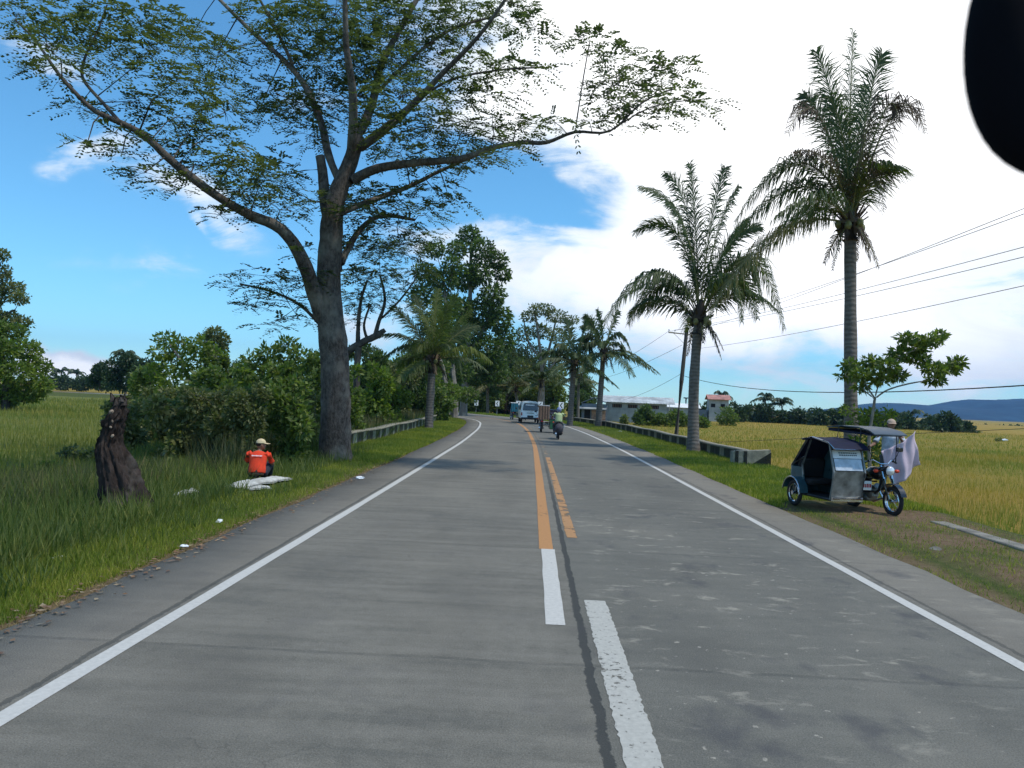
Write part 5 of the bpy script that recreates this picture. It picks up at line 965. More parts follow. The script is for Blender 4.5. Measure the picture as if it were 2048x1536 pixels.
# ------------------------------------------------------------------ motorcycles and tricycles (local frame: +y forward, origin at rear wheel contact)
def wheel(parent, c, R, w=.05, spokes=True):
    b = MB(); b.torus(c, R - w, w, 'X', 32, 10, .85); o = b.build('wheel', M['rubber'], parent)
    b = MB(); b.torus(c, R - w * 2, .018, 'X', 28, 8, 1.6); b.tube([Vector(c) + Vector((-.06, 0, 0)), Vector(c) + Vector((.06, 0, 0))], [.045, .045], 10)
    for k in range(10):
        a = k * math.pi / 5; d = Vector((0, math.cos(a), math.sin(a))); b.tube([Vector(c) + d * .03, Vector(c) + d * (R - w * 2)], .007 if spokes else .014, 4)
    b.build('rim', M['chrome'], o)
def motorcycle(t, body, R=.29, WB=1.25, head=True, mirrors=True):
    wheel(t, (0, 0, R), R); wheel(t, (0, WB, R), R, .045)
    b = MB()                                              # tank
    b.ell((0, .72, .78), (.14, .26, .13), 14, 8, rotv('X', -.12)); b.build('fuel_tank', body, t)
    b = MB(); b.box((0, .22, .76), (.24, .70, .10), bev=.04); b.build('seat', M['rubber'], t)
    b = MB(); b.box((0, .22, .66), (.20, .55, .14), bev=.04); b.ell((0, -.12, .70), (.10, .22, .09), 10, 6, rotv('X', .3)); b.build('tail_cowl', body, t)
    b = MB(); b.tube([(0, .95, .82), (0, .5, .62), (0, .1, .5), (0, 0, .32)], .03, 8); b.tube([(0, .95, .80), (0, .82, .45), (0, .5, .25), (0, .1, .3)], .028, 8); b.build('frame', M['dkmetal'], t)
    b = MB(); b.box((0, .56, .40), (.24, .30, .26), bev=.05); b.tube([(0, .62, .45), (0, .78, .52)], [.09, .075], 12); b.box((0, .45, .28), (.30, .34, .14), bev=.04); b.build('engine', M['steel'], t)
    b = MB(); b.tube([(-.06, .74, .45), (-.12, .8, .3), (-.14, .5, .2), (-.15, -.1, .26), (-.15, -.35, .32)], [.02, .025, .03, .045, .05], 8); b.build('exhaust', M['chrome'], t)
    b = MB()
    for s in (-1, 1): b.tube([(s * .09, WB, R), (s * .09, WB - .17, .70), (s * .09, WB - .27, .95)], [.028, .026, .02], 8)
    b.build('front_fork', M['chrome'], t)
    b = MB(); n = 12
    for i in range(n):
        a0, a1 = [math.radians(20 + 125 * k / n) for k in (i, i + 1)]; rr = R + .03
        q = lambda a, x, r_: (x, WB + math.cos(a) * r_, R + math.sin(a) * r_)
        b.add([q(a0, -.06, rr), q(a0, .06, rr), q(a1, .06, rr), q(a1, -.06, rr), q(a0, -.06, rr + .02), q(a0, .06, rr + .02), q(a1, .06, rr + .02), q(a1, -.06, rr + .02)], [(0, 1, 2, 3), (4, 7, 6, 5), (0, 4, 5, 1), (3, 2, 6, 7), (0, 3, 7, 4), (1, 5, 6, 2)])
    b.build('front_mudguard', body, t)
    b = MB(); b.box((0, -.27, .56), (.13, .34, .03), rotv('X', .5), bev=.01); b.build('rear_mudguard', body, t)
    hy, hz = WB - .30, .98
    b = MB(); b.tube([(-.36, hy - .14, hz + .02), (-.20, hy - .06, hz + .07), (-.08, hy, hz), (.08, hy, hz), (.20, hy - .06, hz + .07), (.36, hy - .14, hz + .02)], .013, 8); b.build('handlebar', M['chrome'], t)
    for s in (-1, 1): b = MB(); b.tube([(s * .26, hy - .09, hz + .05), (s * .38, hy - .15, hz + .015)], .021, 8); b.build('grip', M['rubber'], t)
    if head:
        b = MB(); b.ell((0, hy + .14, hz - .12), (.095, .09, .10), 14, 8); b.box((0, hy + .05, hz - .10), (.26, .12, .10), bev=.03); b.build('headlight_housing', M['black'], t)
        b = MB(); b.ell((0, hy + .19, hz - .12), (.088, .055, .092), 14, 8); b.build('headlight', M['lens'], t)
        for s in (-1, 1): b = MB(); b.tube([(s * .08, hy + .06, hz - .13), (s * .19, hy + .07, hz - .13)], .01, 6); b.ell((s * .23, hy + .08, hz - .13), (.055, .04, .035), 10, 6); b.build('indicator', M['red'], t)
    if mirrors:
        for s in (-1, 1):
            b = MB(); b.tube([(s * .24, hy - .08, hz + .05), (s * .28, hy, hz + .17), (s * .33, hy - .02, hz + .26)], .008, 6); b.box((s * .36, hy - .03, hz + .29), (.15, .035, .09), bev=.03); b.build('mirror', M['black'], t)
    b = MB(); b.box((0, -.30, .70), (.12, .05, .07), bev=.02); b.build('tail_light', M['redc'], t)
def tricycle(label, loc, rz, body, side, roofm, curtain=None, banner=True, group='motor tricycles'):
    t = thing('motor_tricycle', label, 'motor tricycle', loc, rz, group); motorcycle(t, M['black'])
    X0, X1 = .50, 1.16
    # sidecar shell: floor, rear wall, inner wall, front panel; open door side facing +x
    prof = [(-.42, .27), (.98, .27), (1.08, .80), (.90, 1.30), (.10, 1.38), (-.42, .82)]
    b = MB(); b.prism(prof, X0, X0 + .03); b.build('inner_wall', side, t)
    b = MB(); b.box(((X0 + X1) / 2, .28, .26), (X1 - X0, 1.44, .05), bev=.01); b.build('floor', M['dkmetal'], t)
    def slab(name, p, q, m, w=.025, x0=X0, x1=X1, par=None):
        a = Vector((0, p[0], p[1])); c = Vector((0, q[0], q[1])); n = (c - a).normalized(); nn = Vector((0, -n.z, n.y)) * w
        mb = MB(); mb.add([(x0, a.y, a.z), (x1, a.y, a.z), (x1, c.y, c.z), (x0, c.y, c.z), (x0, a.y + nn.y, a.z + nn.z), (x1, a.y + nn.y, a.z + nn.z), (x1, c.y + nn.y, c.z + nn.z), (x0, c.y + nn.y, c.z + nn.z)], [(0, 1, 2, 3), (4, 7, 6, 5), (0, 4, 5, 1), (1, 5, 6, 2), (2, 6, 7, 3), (3, 7, 4, 0)]); return mb.build(name, m, par or t, smooth=False)
    slab('rear_panel', (-.42, .27), (-.42, .82), side); slab('rear_slope', (-.42, .82), (.10, 1.38), M['navy'])
    slab('front_panel', (1.0, .30), (1.09, .82), M['steel'] if banner else side); slab('windscreen', (1.085, .84), (1.005, 1.06), M['clearpl'], .012, X0 + .04, X1 - .04)
    slab('banner', (1.0, 1.07), (.94, 1.22), M['whitepl'] if banner else side, .02, X0 + .02, X1 - .03)
    if banner:
        w = MB(); a = Vector((0, 1.0, 1.07)); c = Vector((0, .94, 1.22)); e_ = (c - a).normalized(); nrm = Vector((0, e_.z, -e_.y))
        rr = random.Random(4); x = X0 + .14
        for row, z in ((0, .050), (1, .095)):
            x = X0 + .12
            for k in range(9):
                wd = rr.uniform(.025, .04); p = a + e_ * z + nrm * .006 + Vector((x, 0, 0)); w.add([p, p + Vector((wd, 0, 0)), p + Vector((wd, 0, 0)) + e_ * .024, p + e_ * .024], [(0, 1, 2, 3)]); x += wd + .012
        w.build('lettering', M['bluewall'], t, smooth=False)
    rf = MB(); rf.prism([(.02, 1.36), (.40, 1.415), (.93, 1.335), (1.14, 1.23), (1.15, 1.25), (.94, 1.365), (.40, 1.445), (.0, 1.39)], X0 - .05, X1 + .05); rf.build('sidecar_roof', M['navy'], t)
    tr = MB(); tr.tube([(X1 + .055, .0, 1.39), (X1 + .055, .40, 1.445), (X1 + .055, .94, 1.365), (X1 + .055, 1.15, 1.25)], .014, 6); tr.tube([(X0 - .03, 1.155, 1.25), (X1 + .05, 1.155, 1.25)], .012, 6); tr.tube([(X0, .2, 1.42), (X1, .2, 1.42)], .03, 6); tr.build('roof_trim', M['chrome'], t)
    for pts in ([(X1, .98, .27), (X1, 1.08, .80), (X1, .92, 1.32)], [(X1, .12, 1.38), (X1, -.42, .82), (X1, -.42, .27)], [(X1, .26, 1.38), (X1, -.02, .86), (X1, .02, .60)], [(X1, .05, 1.02), (X1, -.36, .86)], [(X1, .98, .27), (X1, .2, .27)], [(X0, .98, .28), (X0, 1.09, .8), (X0, .92, 1.32)]): fr = MB(); fr.tube(pts, .022, 8); fr.build('frame_tube', M['steel'] if banner else side, t)
    lo = MB(); lo.prism([(-.42, .27), (.05, .27), (.05, .62), (-.05, .80), (-.42, .80)], X1 - .012, X1 + .012); lo.build('side_panel', side, t)
    st = MB(); st.box(((X0 + X1) / 2, -.05, .52), (X1 - X0 - .08, .5, .12), bev=.04); st.box(((X0 + X1) / 2, -.26, .78), (X1 - X0 - .08, .12, .42), rotv('X', -.2), bev=.04); st.build('bench_seat', M['rubber'], t)
    cx, cy, R = X1 + .11, -.10, .27
    wheel(t, (cx, cy, R), R, .045)
    fe = MB(); n = 12
    for i in range(n):
        a0, a1 = [math.radians(5 + 160 * k / n) for k in (i, i + 1)]; r0 = R + .045; q = lambda a, x, r_: (x, cy + math.cos(a) * r_, R + math.sin(a) * r_)
        fe.add([q(a0, cx - .10, r0), q(a0, cx + .09, r0), q(a1, cx + .09, r0), q(a1, cx - .10, r0), q(a0, cx - .10, r0 + .02), q(a0, cx + .09, r0 + .02), q(a1, cx + .09, r0 + .02), q(a1, cx - .10, r0 + .02)], [(0, 1, 2, 3), (4, 7, 6, 5), (0, 4, 5, 1), (3, 2, 6, 7), (0, 3, 7, 4), (1, 5, 6, 2)])
    fo = fe.build('fender', side, t)
    tr = MB(); tr.tube([(cx + .09, cy + math.cos(math.radians(a)) * (R + .06), R + math.sin(math.radians(a)) * (R + .06)) for a in range(0, 171, 17)], .014, 6); tr.build('fender_trim', M['chrome'], fo)
    bp = MB(); bp.tube([(X0 + .02, 1.04, .30), (X1, 1.04, .30)], .036, 8); bp.box(((X0 + X1) / 2, 1.03, .265), (X1 - X0, .05, .07), bev=.01); bp.build('bumper', M['chrome'], t)
    ln = MB(); ln.box((.36, .95, .55), (.20, .02, .18), bev=.005); npl = ln.build('number_plate', M['tin'], t)
    if banner:
        ln = MB()
        for k in range(5): ln.box((.285 + k * .036, .963, .55), (.022, .004, .07))
        ln.build('plate_lettering', M['redc'], npl)
    st = MB()
    for y in (.15, .75): st.tube([(.05, y, .42), (X0, y, .40)], .02, 6); st.tube([(.0, y, .62), (X0, y, .62)], .018, 6)
    st.build('coupling_bar', M['dkmetal'], t)
    # canopy over the driver
    cp = MB(); m_ = 10; P1 = []
    cx0, cx1 = -.24, .46
    prof = [(-.30, 1.655), (.2, 1.70), (.75, 1.69), (1.10, 1.64), (1.28, 1.57)]
    cp.prism(prof + [(y, z - .022) for y, z in prof[::-1]], cx0, cx1); cp.build('canopy', roofm, t)
    cp = MB(); cp.prism([(-.28, 1.63), (1.22, 1.56), (1.18, 1.53), (-.28, 1.57)], cx0 + .04, cx1 - .02); cp.build('canopy_lining', M['navy'], t)
    ps = MB()
    for p in ([(cx0 + .04, -.30, .62), (cx0 + .04, -.28, 1.64)], [(X0, .12, 1.38), (X0 - .05, .12, 1.67)], [(X0, .88, 1.33), (X0 - .05, .85, 1.66)], [(cx0 + .06, 1.05, 1.0), (cx0 + .06, 1.06, 1.62)]): ps.tube(p, .013, 6)
    ps.build('canopy_post', M['dkmetal'], t)
    if curtain:
        c_ = MB(); nn = 14
        for i in range(nn):
            x0 = cx0 + (cx1 - cx0) * i / nn; x1 = cx0 + (cx1 - cx0) * (i + 1) / nn; y0 = -.32 + .02 * math.sin(i * 1.9); y1 = -.32 + .02 * math.sin((i + 1) * 1.9); c_.quad((x0, y0, .78 + .02 * (i % 3)), (x1, y1, .78 + .02 * ((i + 1) % 3)), (x1, y1, 1.64), (x0, y0, 1.64))
        c_.build('rear_curtain', curtain, t)
    return t
h = Vector((.208, -.978)); FW = Vector((6.98, 15.25)); org = FW - h * 1.25
tricycle('parked silver and teal motor tricycle with navy roof on the bare right verge', (org.x, org.y, .0), math.pi + math.atan2(h.x, -h.y), M['black'], M['teal'], M['dkcanopy'])
p = road_pt(48.3, .55); tricycle('green motor tricycle with brown rear curtain riding ahead of the motorcycle rider', (p[0], p[1], 0), road_ang(48), M['black'], M['green'], M['steel'], M['tan'], False)
p = road_pt(76.5, 1.35); tricycle('small blue motor tricycle with pale canopy farthest along the road, left of the van', (p[0], p[1], 0), road_ang(70), M['black'], M['teal'], M['white'], M['bluec'], False)

# ------------------------------------------------------------------ van
def van():
    p = road_pt(66.3, .95); t = thing('white_van', 'white minibus van seen from behind in the right lane', 'van', (p[0], p[1], .0), .075)
    secs = [(0.0, .0, .97), (.05, .0, 1.0), (.5, .02, 1.0), (3.0, .02, 1.0), (3.9, .0, .99), (4.35, -.3, .94), (4.45, -.55, .9)]
    V = []; Fc = []
    def ring(y, dz, s, lean):
        half = [(.0, .34), (.70, .34), (.80, .42), (.83, .75), (.83, 1.02), (.74, 1.62), (.64, 1.80), (.45, 1.87), (0, 1.90)]; pts = half + [(-a, b) for a, b in half[-2:0:-1]]
        return [(a * s, y + lean * max(0, b - 1.0), .34 + (b - .34) * (1 + dz * .4)) for a, b in pts]
    R_ = [ring(y, dz, s, l) for (y, dz, s), l in zip(secs, (.16, .16, .05, 0, -.1, -.35, -.45))]; n = len(R_[0])
    for r in R_: V += r
    for i in range(len(R_) - 1):
        for j in range(n): Fc.append((i * n + j, i * n + (j + 1) % n, (i + 1) * n + (j + 1) % n, (i + 1) * n + j))
    Fc2 = [tuple(range(n)), tuple((len(R_) - 1) * n + j for j in range(n))]
    b = MB(); b.add(V, Fc + Fc2); b.build('body', M['white'], t)
    def rp(x, z, o=-.012): return Vector((x, .16 * max(0, z - 1.0) + o, z))
    b = MB(); b.add([rp(-.62, 1.13), rp(.62, 1.13), rp(.56, 1.62), rp(.5, 1.68), rp(-.5, 1.68), rp(-.56, 1.62)], [(0, 1, 2, 3, 4, 5)]); w = b.build('rear_window', M['glass'], t)
    b = MB(); b.tube([rp(-.64, 1.11, -.02), rp(.64, 1.11, -.02), rp(.58, 1.64, -.02), rp(.52, 1.70, -.02), rp(-.52, 1.70, -.02), rp(-.58, 1.64, -.02), rp(-.64, 1.11, -.02)], .015, 6); b.build('window_seal', M['rubber'], w)
    b = MB(); b.box((-.05, -.0, 1.56), (.75, .01, .08)); b.build('window_sticker', M['whitepl'], w)
    for s in (-1, 1): b = MB(); b.box((s * .74, -.02, .80), (.10, .06, .26), bev=.02); b.build('tail_light', M['redc'], t)
    b = MB(); b.box((0, -.09, .42), (1.62, .16, .18), bev=.05); b.build('bumper', M['black'], t)
    b = MB(); b.tube([(-.4, -.19, .40), (.4, -.19, .40)], .03, 8); b.build('bumper_bar', M['chrome'], t)
    b = MB(); b.box((0, -.02, .60), (.52, .03, .16), bev=.01); b.build('number_plate', M['dkmetal'], t)
    b = MB(); b.box((0, -.01, .88), (.62, .02, .05)); b.tube([(.0, -.03, .98), (.12, -.03, .98)], .02, 6); b.build('tailgate_handle', M['steel'], t)
    b = MB(); b.tube([(-.75, -.005, .62), (-.78, .0, 1.0), (-.68, .1, 1.62), (-.4, .13, 1.80), (.4, .13, 1.80), (.68, .1, 1.62), (.78, .0, 1.0), (.75, -.005, .62)], .006, 4); b.build('tailgate_seam', M['rubber'], t)
    for y in (.75, 3.6):
        for s in (-1, 1):
            b = MB(); b.torus((s * .72, y, .31), .22, .09, 'X', 24, 8, .9); o = b.build('wheel', M['rubber'], t); b = MB(); b.tube([(s * .68, y, .31), (s * .79, y, .31)], [.15, .14], 16); b.build('hub_cap', M['steel'], o)
    for s in (-1, 1):
        for y0, y1 in ((.35, 1.35), (1.45, 2.35), (2.45, 3.3)):
            b = MB(); xx = lambda z: s * (.83 - (z - 1.02) * .15 + .006); b.add([(xx(1.12), y0, 1.12), (xx(1.12), y1, 1.12), (xx(1.55), y1, 1.55), (xx(1.55), y0, 1.55)], [(0, 1, 2, 3)]); b.build('side_window', M['glass'], t)
        b = MB(); b.box((s * 1.0, 3.75, 1.2), (.14, .07, .2), bev=.03); b.build('side_mirror', M['black'], t)
van()

# ------------------------------------------------------------------ people
def head(t, c, face, capm=None, helm=None, cap_dir=None, tilt=0.0, r=.095, hair=True):
    """head centred at c, facing direction 'face' (radians about z, 0 = +y)"""
    Rm = Matrix.Rotation(face, 3, 'Z') @ Matrix.Rotation(tilt, 3, 'X'); c = Vector(c)
    L = lambda x, y, z: c + Rm @ Vector((x, y, z))
    if hair and not helm:
        b = MB(); b.ell(L(0, -.018, .028), (.083, .092, .095), 16, 10, Rm); b.build('hair', M['hair'], t)
    if capm:
        b = MB(); n, m_ = 18, 6; V = []; Fc = []
        for i in range(m_ + 1):
            th = math.pi / 2 * i / m_
            for j in range(n): a = 2 * math.pi * j / n; V.append(L(.094 * math.cos(a) * math.sin(th), -.005 + .104 * math.sin(a) * math.sin(th), .035 + .092 * math.cos(th)))
        for i in range(m_):
            for j in range(n): Fc.append((i * n + j, (i + 1) * n + j, (i + 1) * n + (j + 1) % n, i * n + (j + 1) % n))
        b.add(V, Fc); V = []
        for k in range(9): a = math.radians(20 + 140 * k / 8); V.append(L(.094 * math.cos(a), -.005 + .104 * math.sin(a), .036)); V.append(L(.085 * math.cos(a), .055 + .145 * math.sin(a), .022))
        b.add(V, [(2 * k, 2 * k + 1, 2 * k + 3, 2 * k + 2) for k in range(8)]); b.add([q + Vector((0, 0, -.007)) for q in V], [(2 * k, 2 * k + 2, 2 * k + 3, 2 * k + 1) for k in range(8)])
        b.tube([L(0, -.005, .127), L(0, -.005, .132)], .012, 8); b.build('cap', capm, t)
    if helm:
        b = MB(); b.ell(L(0, -.005, .03), (.125, .145, .135), 18, 12, Rm); b.build('helmet', helm, t)
        b = MB(); b.box(L(0, .12, .03), (.20, .05, .10), Rm, bev=.03); b.build('visor', M['glass'], t)
def hand(b, w, d, side, r=.0085):
    """palm + five curled fingers added to body mesh b at wrist w along direction d"""
    w = Vector(w); d = Vector(d).normalized(); x, y = frame(d); b.tube([w, w + d * .045, w + d * .085], [.026, .036, .034], 8)
    for k in range(4):
        o = x * (-.027 + .018 * k); L = (.062, .075, .07, .052)[k]; p = w + d * .08 + o; b.tube([p, p + d * L * .5 + y * .008, p + d * L * .8 + y * .03, p + d * L * .75 + y * .05], [r, r, r * .9, r * .7], 6)
    p = w + d * .03 + x * .03 * side; b.tube([p, p + x * .03 * side + d * .02 + y * .01, p + x * .035 * side + d * .05 + y * .03], [r * 1.3, r * 1.1, r * .8], 6)
def person(label, loc, rz, J, mats, head_c, face=0, cap=None, helm=None, vox=.014, group=None, tilt=0, extra=None):
    """J: joints dict in local coordinates"""
    t = thing('person', label, 'person', loc, rz, group); v = {k: Vector(q) for k, q in J.items()}; hc = Vector(head_c)
    b = MB(); F2 = Matrix.Rotation(face, 3, 'Z') @ Matrix.Rotation(tilt, 3, 'X')
    tp = [v['pel'] - (v['spi'] - v['pel']) * .3, v['pel'].lerp(v['spi'], .5), v['spi'], v['spi'].lerp(v['che'], .5), v['che'], v['che'].lerp(v['nec'], .55), v['nec']]
    b.loft(tp, [(.14, .10), (.15, .11), (.14, .10), (.155, .105), (.165, .11), (.13, .08), (.055, .055)])
    b.tube([v['nec'] - Vector((0, 0, .03)), hc - Vector((0, 0, .06))], [.055, .05], 10)
    b.ell(hc, (.075, .092, .115), 16, 12, F2); b.ell(hc + F2 @ Vector((0, .055, -.06)), (.05, .04, .045), 10, 8, F2); b.ell(hc + F2 @ Vector((0, .097, -.018)), (.014, .018, .022), 8, 6)
    for s in (-1, 1): b.ell(hc + F2 @ Vector((s * .078, -.005, -.012)), (.012, .02, .03), 8, 6, F2); b.ell(hc + F2 @ Vector((s * .03, .082, .012)), (.014, .010, .009), 8, 6, F2)
    for s in 'lr':
        b.tube([v['che'] + Vector((0, 0, .05)), v['sh' + s]], [.08, .062], 10); b.tube([v['sh' + s], v['el' + s], v['wr' + s]], [.055, .042, .027], 10); hand(b, v['wr' + s], v['wr' + s] - v['el' + s], 1 if s == 'l' else -1)
        b.tube([v['pel'], v['hi' + s], v['kn' + s], v['an' + s]], [.10, .095, .062, .042], 10); b.tube([v['an' + s] - Vector((0, 0, .02)), v['to' + s]], [.042, .03], 8)
    b.build('body', M['skin'], t, voxel=vox, sm=3)
    b = MB(); b.loft([tp[0].lerp(tp[1], .35)] + tp[1:6] + [v['che'].lerp(v['nec'], .85)], [(.175, .135), (.18, .14), (.172, .13), (.18, .132), (.188, .135), (.15, .10), (.085, .075)])
    for s in 'lr':
        b.tube([v['che'] + Vector((0, 0, .05)), v['sh' + s]], [.10, .074], 10); e_ = v['sh' + s] + (v['el' + s] - v['sh' + s]) * mats.get('sleeve', .6); b.tube([v['sh' + s], e_], [.070, .070], 10)
        if mats.get('sleeve', .6) > 1: b.tube([v['el' + s], v['el' + s] + (v['wr' + s] - v['el' + s]) * .85], [.06, .045], 10)
    b.build('shirt', mats['shirt'], t, voxel=vox, sm=4)
    b = MB(); b.tube([v['spi'] + (v['pel'] - v['spi']) * .6, v['pel']], [.14, .15], 12)
    for s in 'lr': b.tube([v['pel'], v['hi' + s], v['kn' + s], v['kn' + s] + (v['an' + s] - v['kn' + s]) * mats.get('leg', .9)], [.125, .118, .085, .065], 10)
    b.build('trousers', mats['legs'], t, voxel=vox, sm=3)
    for s in 'lr': b = MB(); d = (v['to' + s] - v['an' + s]); b.tube([v['an' + s] - d * .15 - Vector((0, 0, .035)), v['an' + s] + d * .5 - Vector((0, 0, .03)), v['to' + s]], [.045, .05, .035], 8); b.build('shoe', M['rubber'], t)
    head(t, hc, face, cap, helm, tilt=tilt); return t
# seated person, back to the camera, in an orange-red shirt
P0 = gnd(513, 962); P0.z = 0
J = dict(pel=(0, 0, .17), spi=(0, .03, .32), che=(.0, .09, .50), nec=(0, .12, .64), shl=(-.19, .10, .57), shr=(.19, .10, .57), ell=(-.26, .28, .38), elr=(.27, .24, .36), wrl=(-.12, .48, .32), wrr=(.18, .46, .28), hil=(-.10, .08, .16), hir=(.10, .08, .16), knl=(-.16, .42, .36), knr=(.20, .40, .34), anl=(-.12, .55, .07), anr=(.16, .56, .07), tol=(-.12, .74, .03), tor=(.17, .75, .03))
ps = person('person in orange red shirt and cream cap sitting on the left grass, back turned', P0, .15, J, dict(shirt=M['orange_shirt'], legs=M['denim'], sleeve=.85), (.03, .15, .76), -1.15, cap=M['cap'], vox=.012)
w = MB(); x = -.115
for k in range(8): w.box((x + .012, -.058 + abs(x) * .10, .535), (.018, .006, .020 if k % 3 else .026), rotv('X', -.32)); x += .0275
w.build('shirt_lettering', M['whitepl'], ps)
# white sacks on the grass in front of the seated person
def sack(label, cx, cy, L, W, rz, th, sd):
    V = []; Fc = []; n, m_ = 26, 10
    for side in (0, 1):
        for i in range(n):
            for j in range(m_):
                x = (i / (n - 1) - .5) * L; y = (j / (m_ - 1) - .5) * W * (1 - .15 * math.sin(i * .7 + sd)); e_ = (1 - abs(2 * i / (n - 1) - 1) ** 4) * (1 - abs(2 * j / (m_ - 1) - 1) ** 3)
                z = .04 + (th * e_ * (1 + .6 * noise.noise((x * 5, y * 7, sd))) if side == 0 else -.02); V.append((x, y, z + .03 * noise.noise((x * 9, y * 9, sd + 2))))
    k = n * m_
    for i in range(n - 1):
        for j in range(m_ - 1): a_ = i * m_ + j; Fc.append((a_, a_ + m_, a_ + m_ + 1, a_ + 1)); Fc.append((k + a_, k + a_ + 1, k + a_ + m_ + 1, k + a_ + m_))
    for i in range(n - 1):
        for j in (0, m_ - 1): a_ = i * m_ + j; Fc.append((a_, a_ + m_, k + a_ + m_, k + a_))
    for j in range(m_ - 1):
        for i in (0, n - 1): a_ = i * m_ + j; Fc.append((a_, a_ + 1, k + a_ + 1, k + a_))
    o = npmesh('white_sack', V, Fc, M['sack'], smooth=True); o.location = (cx, cy, .05); o.rotation_euler = (0, 0, rz); return tag(o, label, 'sack', 'white sacks by the seated person')
a_, b_ = gnd(470, 982), gnd(562, 964); c_ = (a_ + b_) / 2; sack('long crumpled white sack spread before the seated person', c_.x, c_.y, (b_ - a_).length + .15, .42, math.atan2(b_.y - a_.y, b_.x - a_.x), .06, 1)
a_, b_ = gnd(348, 1002), gnd(398, 992); c_ = (a_ + b_) / 2; sack('narrow folded white sack nearer the dead stump', c_.x, c_.y, .65, .16, math.atan2(b_.y - a_.y, b_.x - a_.x), .06, 2)
a_ = gnd(517, 985); sack('thin white strip of sacking in the grass below the long sack', a_.x, a_.y, .5, .10, .9, .03, 3)
# motorcycle rider ahead
p = road_pt(40.2, 1.12); RZ = road_ang(40)
mt_ = thing('motorcycle', 'dark motorcycle with a grey bundle at the back ridden in the right lane', 'motorcycle', (p[0], p[1], 0), RZ); motorcycle(mt_, M['black'])
b = MB(); b.ell((0, -.30, .58), (.22, .18, .26), 14, 10); b.box((0, -.30, .66), (.36, .24, .26), bev=.08); b.build('cargo_bundle', mat('grey_bundle', (.06, .055, .065), .8, var=.2), mt_)
b = MB(); b.box((0, -.22, .34), (.34, .08, .22), bev=.04); b.build('mud_flap', M['rubber'], mt_)
J = dict(pel=(0, .18, .90), spi=(0, .20, 1.05), che=(0, .25, 1.24), nec=(0, .28, 1.38), shl=(-.20, .27, 1.33), shr=(.20, .27, 1.33), ell=(-.32, .50, 1.16), elr=(.32, .50, 1.16), wrl=(-.34, .78, 1.05), wrr=(.34, .78, 1.05), hil=(-.11, .24, .86), hir=(.11, .24, .86), knl=(-.22, .66, .72), knr=(.22, .66, .72), anl=(-.20, .48, .34), anr=(.20, .48, .34), tol=(-.20, .66, .30), tor=(.20, .66, .30))
person('person in light green shirt and blue helmet riding the dark motorcycle', (p[0], p[1], 0), RZ, J, dict(shirt=M['greenshirt'], legs=M['grey_tr'], sleeve=.7), (0, .33, 1.50), 0, helm=M['bluehelm'], vox=.018)
# standing person behind the parked tricycle, shaking out a cloth
px_, py_ = 8.02, 17.75
J = dict(pel=(0, 0, .92), spi=(0, .0, 1.10), che=(0, .02, 1.30), nec=(0, .02, 1.46), shl=(-.20, .02, 1.40), shr=(.20, .02, 1.40), ell=(-.24, .22, 1.16), elr=(.36, .10, 1.14), wrl=(-.10, .42, 1.28), wrr=(.50, .36, 1.10), hil=(-.10, 0, .88), hir=(.10, 0, .88), knl=(-.13, .04, .48), knr=(.13, .04, .48), anl=(-.14, 0, .09), anr=(.14, 0, .09), tol=(-.16, .18, .03), tor=(.16, .18, .03))
gzp = float(gz(np.array([px_]), np.array([py_]))[0])
person('person in pale blue grey shirt and cap standing behind the tricycle with a cloth', (px_, py_, gzp + .12), math.pi - .15, J, dict(shirt=M['paleshirt'], legs=M['grey_tr'], sleeve=.8), (0, .05, 1.59), 0, cap=M['cap2'], vox=.014)
def cloth():
    Yc = 17.1; K = [at(1762, 903, Yc), at(1831, 862, Yc - .1), at(1843, 930, Yc + .1), at(1787, 976, Yc - .05)]      # left-top, top, right, bottom corner
    n = 22; V = []; Fc = []
    for i in range(n):
        for j in range(n):
            s, t_ = i / (n - 1), j / (n - 1); p = (K[0] * (1 - s) + K[1] * s) * (1 - t_) + (K[3] * (1 - s) + K[2] * s) * t_
            p = p + Vector((.02 * math.sin(t_ * 9 + s * 3), .10 * math.sin(s * 7 + t_ * 2.0) * (.3 + .7 * t_) + .03 * math.sin(s * 19 + t_ * 5), .02 * math.sin(s * 9) * t_ - .05 * math.sin(math.pi * s) * (1 - t_))); V.append(tuple(p))
    for i in range(n - 1):
        for j in range(n - 1): a_ = i * n + j; Fc.append((a_, a_ + n, a_ + n + 1, a_ + 1))
    o = npmesh('hanging_cloth', V, Fc, M['cloth'], smooth=True); so_ = o.modifiers.new('s', 'SOLIDIFY'); so_.thickness = .006
    tag(o, 'grey lilac cloth held up beside the parked tricycle', 'cloth')
    t2 = MB(); P = [K[1] + Vector((.01, .03, 0)), K[1].lerp(K[2], .5) + Vector((.07, .05, 0)), K[2] + Vector((.01, .02, 0))]
cloth()

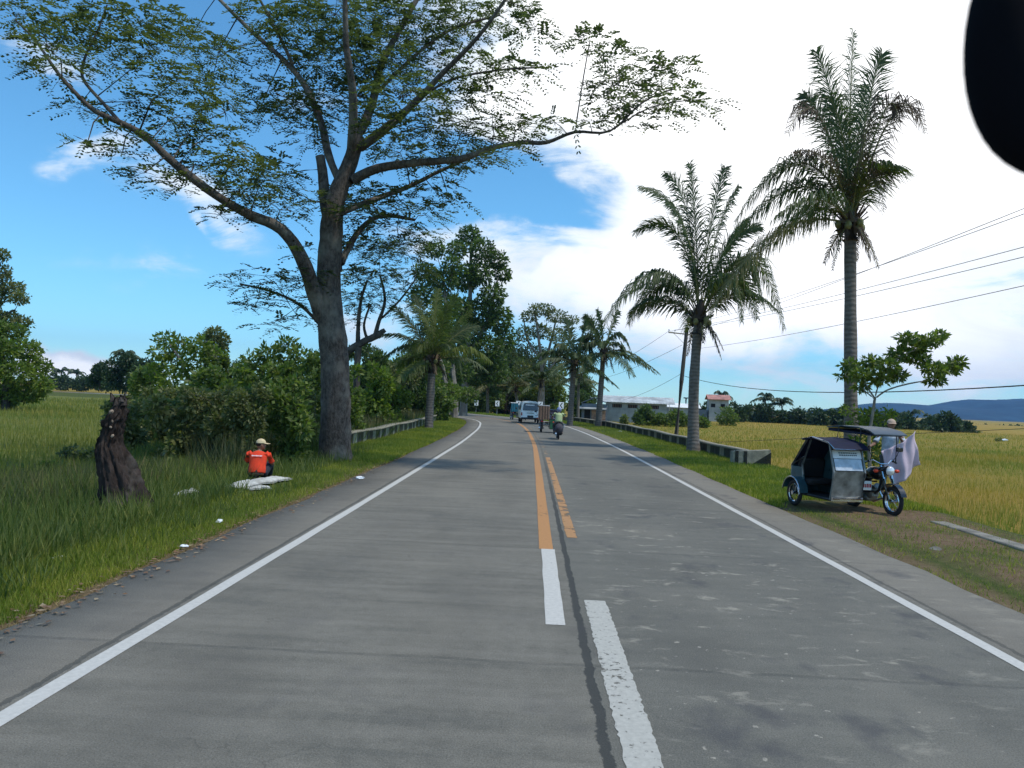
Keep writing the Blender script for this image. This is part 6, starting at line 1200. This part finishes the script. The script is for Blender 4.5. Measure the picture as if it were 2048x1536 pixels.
# ------------------------------------------------------------------ litter and stones
def scrap(name, label, cat, u, v, s, m, sd, flat=.35, z=.03):
    c_ = gnd(u, v); b = MB(); b.ell((0, 0, 0), (s, s * .7, s * flat), 9, 6); r = random.Random(sd)
    for q in b.v: q *= r.uniform(.7, 1.25)
    o = b.build(name, m, smooth=name != 'plastic_scrap'); o.location = (c_.x, c_.y, z); o.rotation_euler = (0, 0, r.uniform(0, 6)); tag(o, label, cat); return o
scrap('plastic_scrap', 'crumpled white plastic bag in the near left grass', 'litter', 118, 1122, .075, M['whitepl'], 1)
scrap('plastic_scrap', 'white and yellow litter scrap below the long white sack', 'litter', 438, 1046, .07, M['whitepl'], 2)
scrap('plastic_scrap', 'small pale litter scrap on the soil edge left of the white line', 'litter', 368, 1097, .05, M['whitepl'], 3)
scrap('plastic_scrap', 'flat white litter scrap at the grass corner right of the huge trunk', 'litter', 720, 958, .09, M['whitepl'], 4)
scrap('plastic_scrap', 'pale litter curl in the grass before the right barrier', 'litter', 1240, 864, .14, M['whitepl'], 6)
scrap('plastic_scrap', 'white bird-like scrap on the field edge near the lone shrub', 'litter', 2010, 878, .35, M['whitepl'], 8, z=-.1)
scrap('rock', 'flat grey brown rock on the bare right verge', 'rock', 1872, 1103, .10, M['concrete'], 5, .4)
rr = random.Random(3)
Vs, Fs = [], []
for i in range(900):                                       # fallen leaves along the left pavement edge
    s = 3.5 + 24 * rr.random() ** 1.6; d = -4.48 + rr.gauss(0, .14); p = road_pt(s, d); a_ = rr.uniform(0, 6.3); L = rr.uniform(.015, .045); b_ = len(Vs)
    for k, (cx, cy) in enumerate(((L, 0), (0, L * .5), (-L, 0), (0, -L * .5))): Vs.append((p[0] + cx * math.cos(a_) - cy * math.sin(a_), p[1] + cx * math.sin(a_) + cy * math.cos(a_), .012 + rr.uniform(0, .012)))
    Fs.append((b_, b_ + 1, b_ + 2, b_ + 3))
tag(npmesh('fallen_leaves', Vs, Fs, leafmat('fallen_leaf', (.16, .08, .04), (.26, .15, .08), (.36, .28, .18), .1)), 'brown fallen leaves along the left pavement edge', 'leaf litter', kind='stuff')

# ------------------------------------------------------------------ rear-view mirror of the vehicle the photo was taken from
Ym = .46; c0 = at(2130, 95, Ym); t = thing('rear_view_mirror', 'blurred black rear-view mirror at the upper right corner', 'mirror', c0)
k = Ym / F; b = MB(); n, m_ = 40, 14; V = []; Fc = []
for i in range(m_ + 1):
    th = math.pi * i / m_
    for j in range(n):
        a_ = 2 * math.pi * j / n; ca, sa = math.cos(a_), math.sin(a_); e_ = .82
        V.append((192 * k * math.copysign(abs(ca) ** e_, ca) * math.sin(th) ** .5, .022 * math.cos(th), 262 * k * math.copysign(abs(sa) ** .95, sa) * math.sin(th) ** .5))
for i in range(m_):
    for j in range(n): Fc.append((i * n + j, (i + 1) * n + j, (i + 1) * n + (j + 1) % n, i * n + (j + 1) % n))
b.add(V, Fc); b.build('mirror_housing', mat('matte_black_plastic', (.004, .004, .006), .9, spec=.1), t)
b = MB(); b.tube([(.02, .01, .06), (.03, .05, .14), (.03, .06, .22)], .008, 8); b.build('mirror_stalk', M['rubber'], t)

# ------------------------------------------------------------------ haze
hz = MB(); hz.box((0, 2350, 150), (9700, 6200, 330)); HZ = bpy.data.materials.new('haze'); HZ.use_nodes = True; tt = NT(HZ.node_tree); tt.n.clear()
oo = tt.node('ShaderNodeOutputMaterial'); pv = tt.node('ShaderNodeVolumePrincipled'); pv.inputs['Color'].default_value = (.24, .52, 1.0, 1); pv.inputs['Density'].default_value = .000105; pv.inputs['Anisotropy'].default_value = .2
tt.link(pv.outputs[0], oo.inputs['Volume']); ho = hz.build('haze', HZ, smooth=False); tag(ho, 'thin blue haze over the far fields and hills', 'haze', kind='stuff'); ho.visible_shadow = True
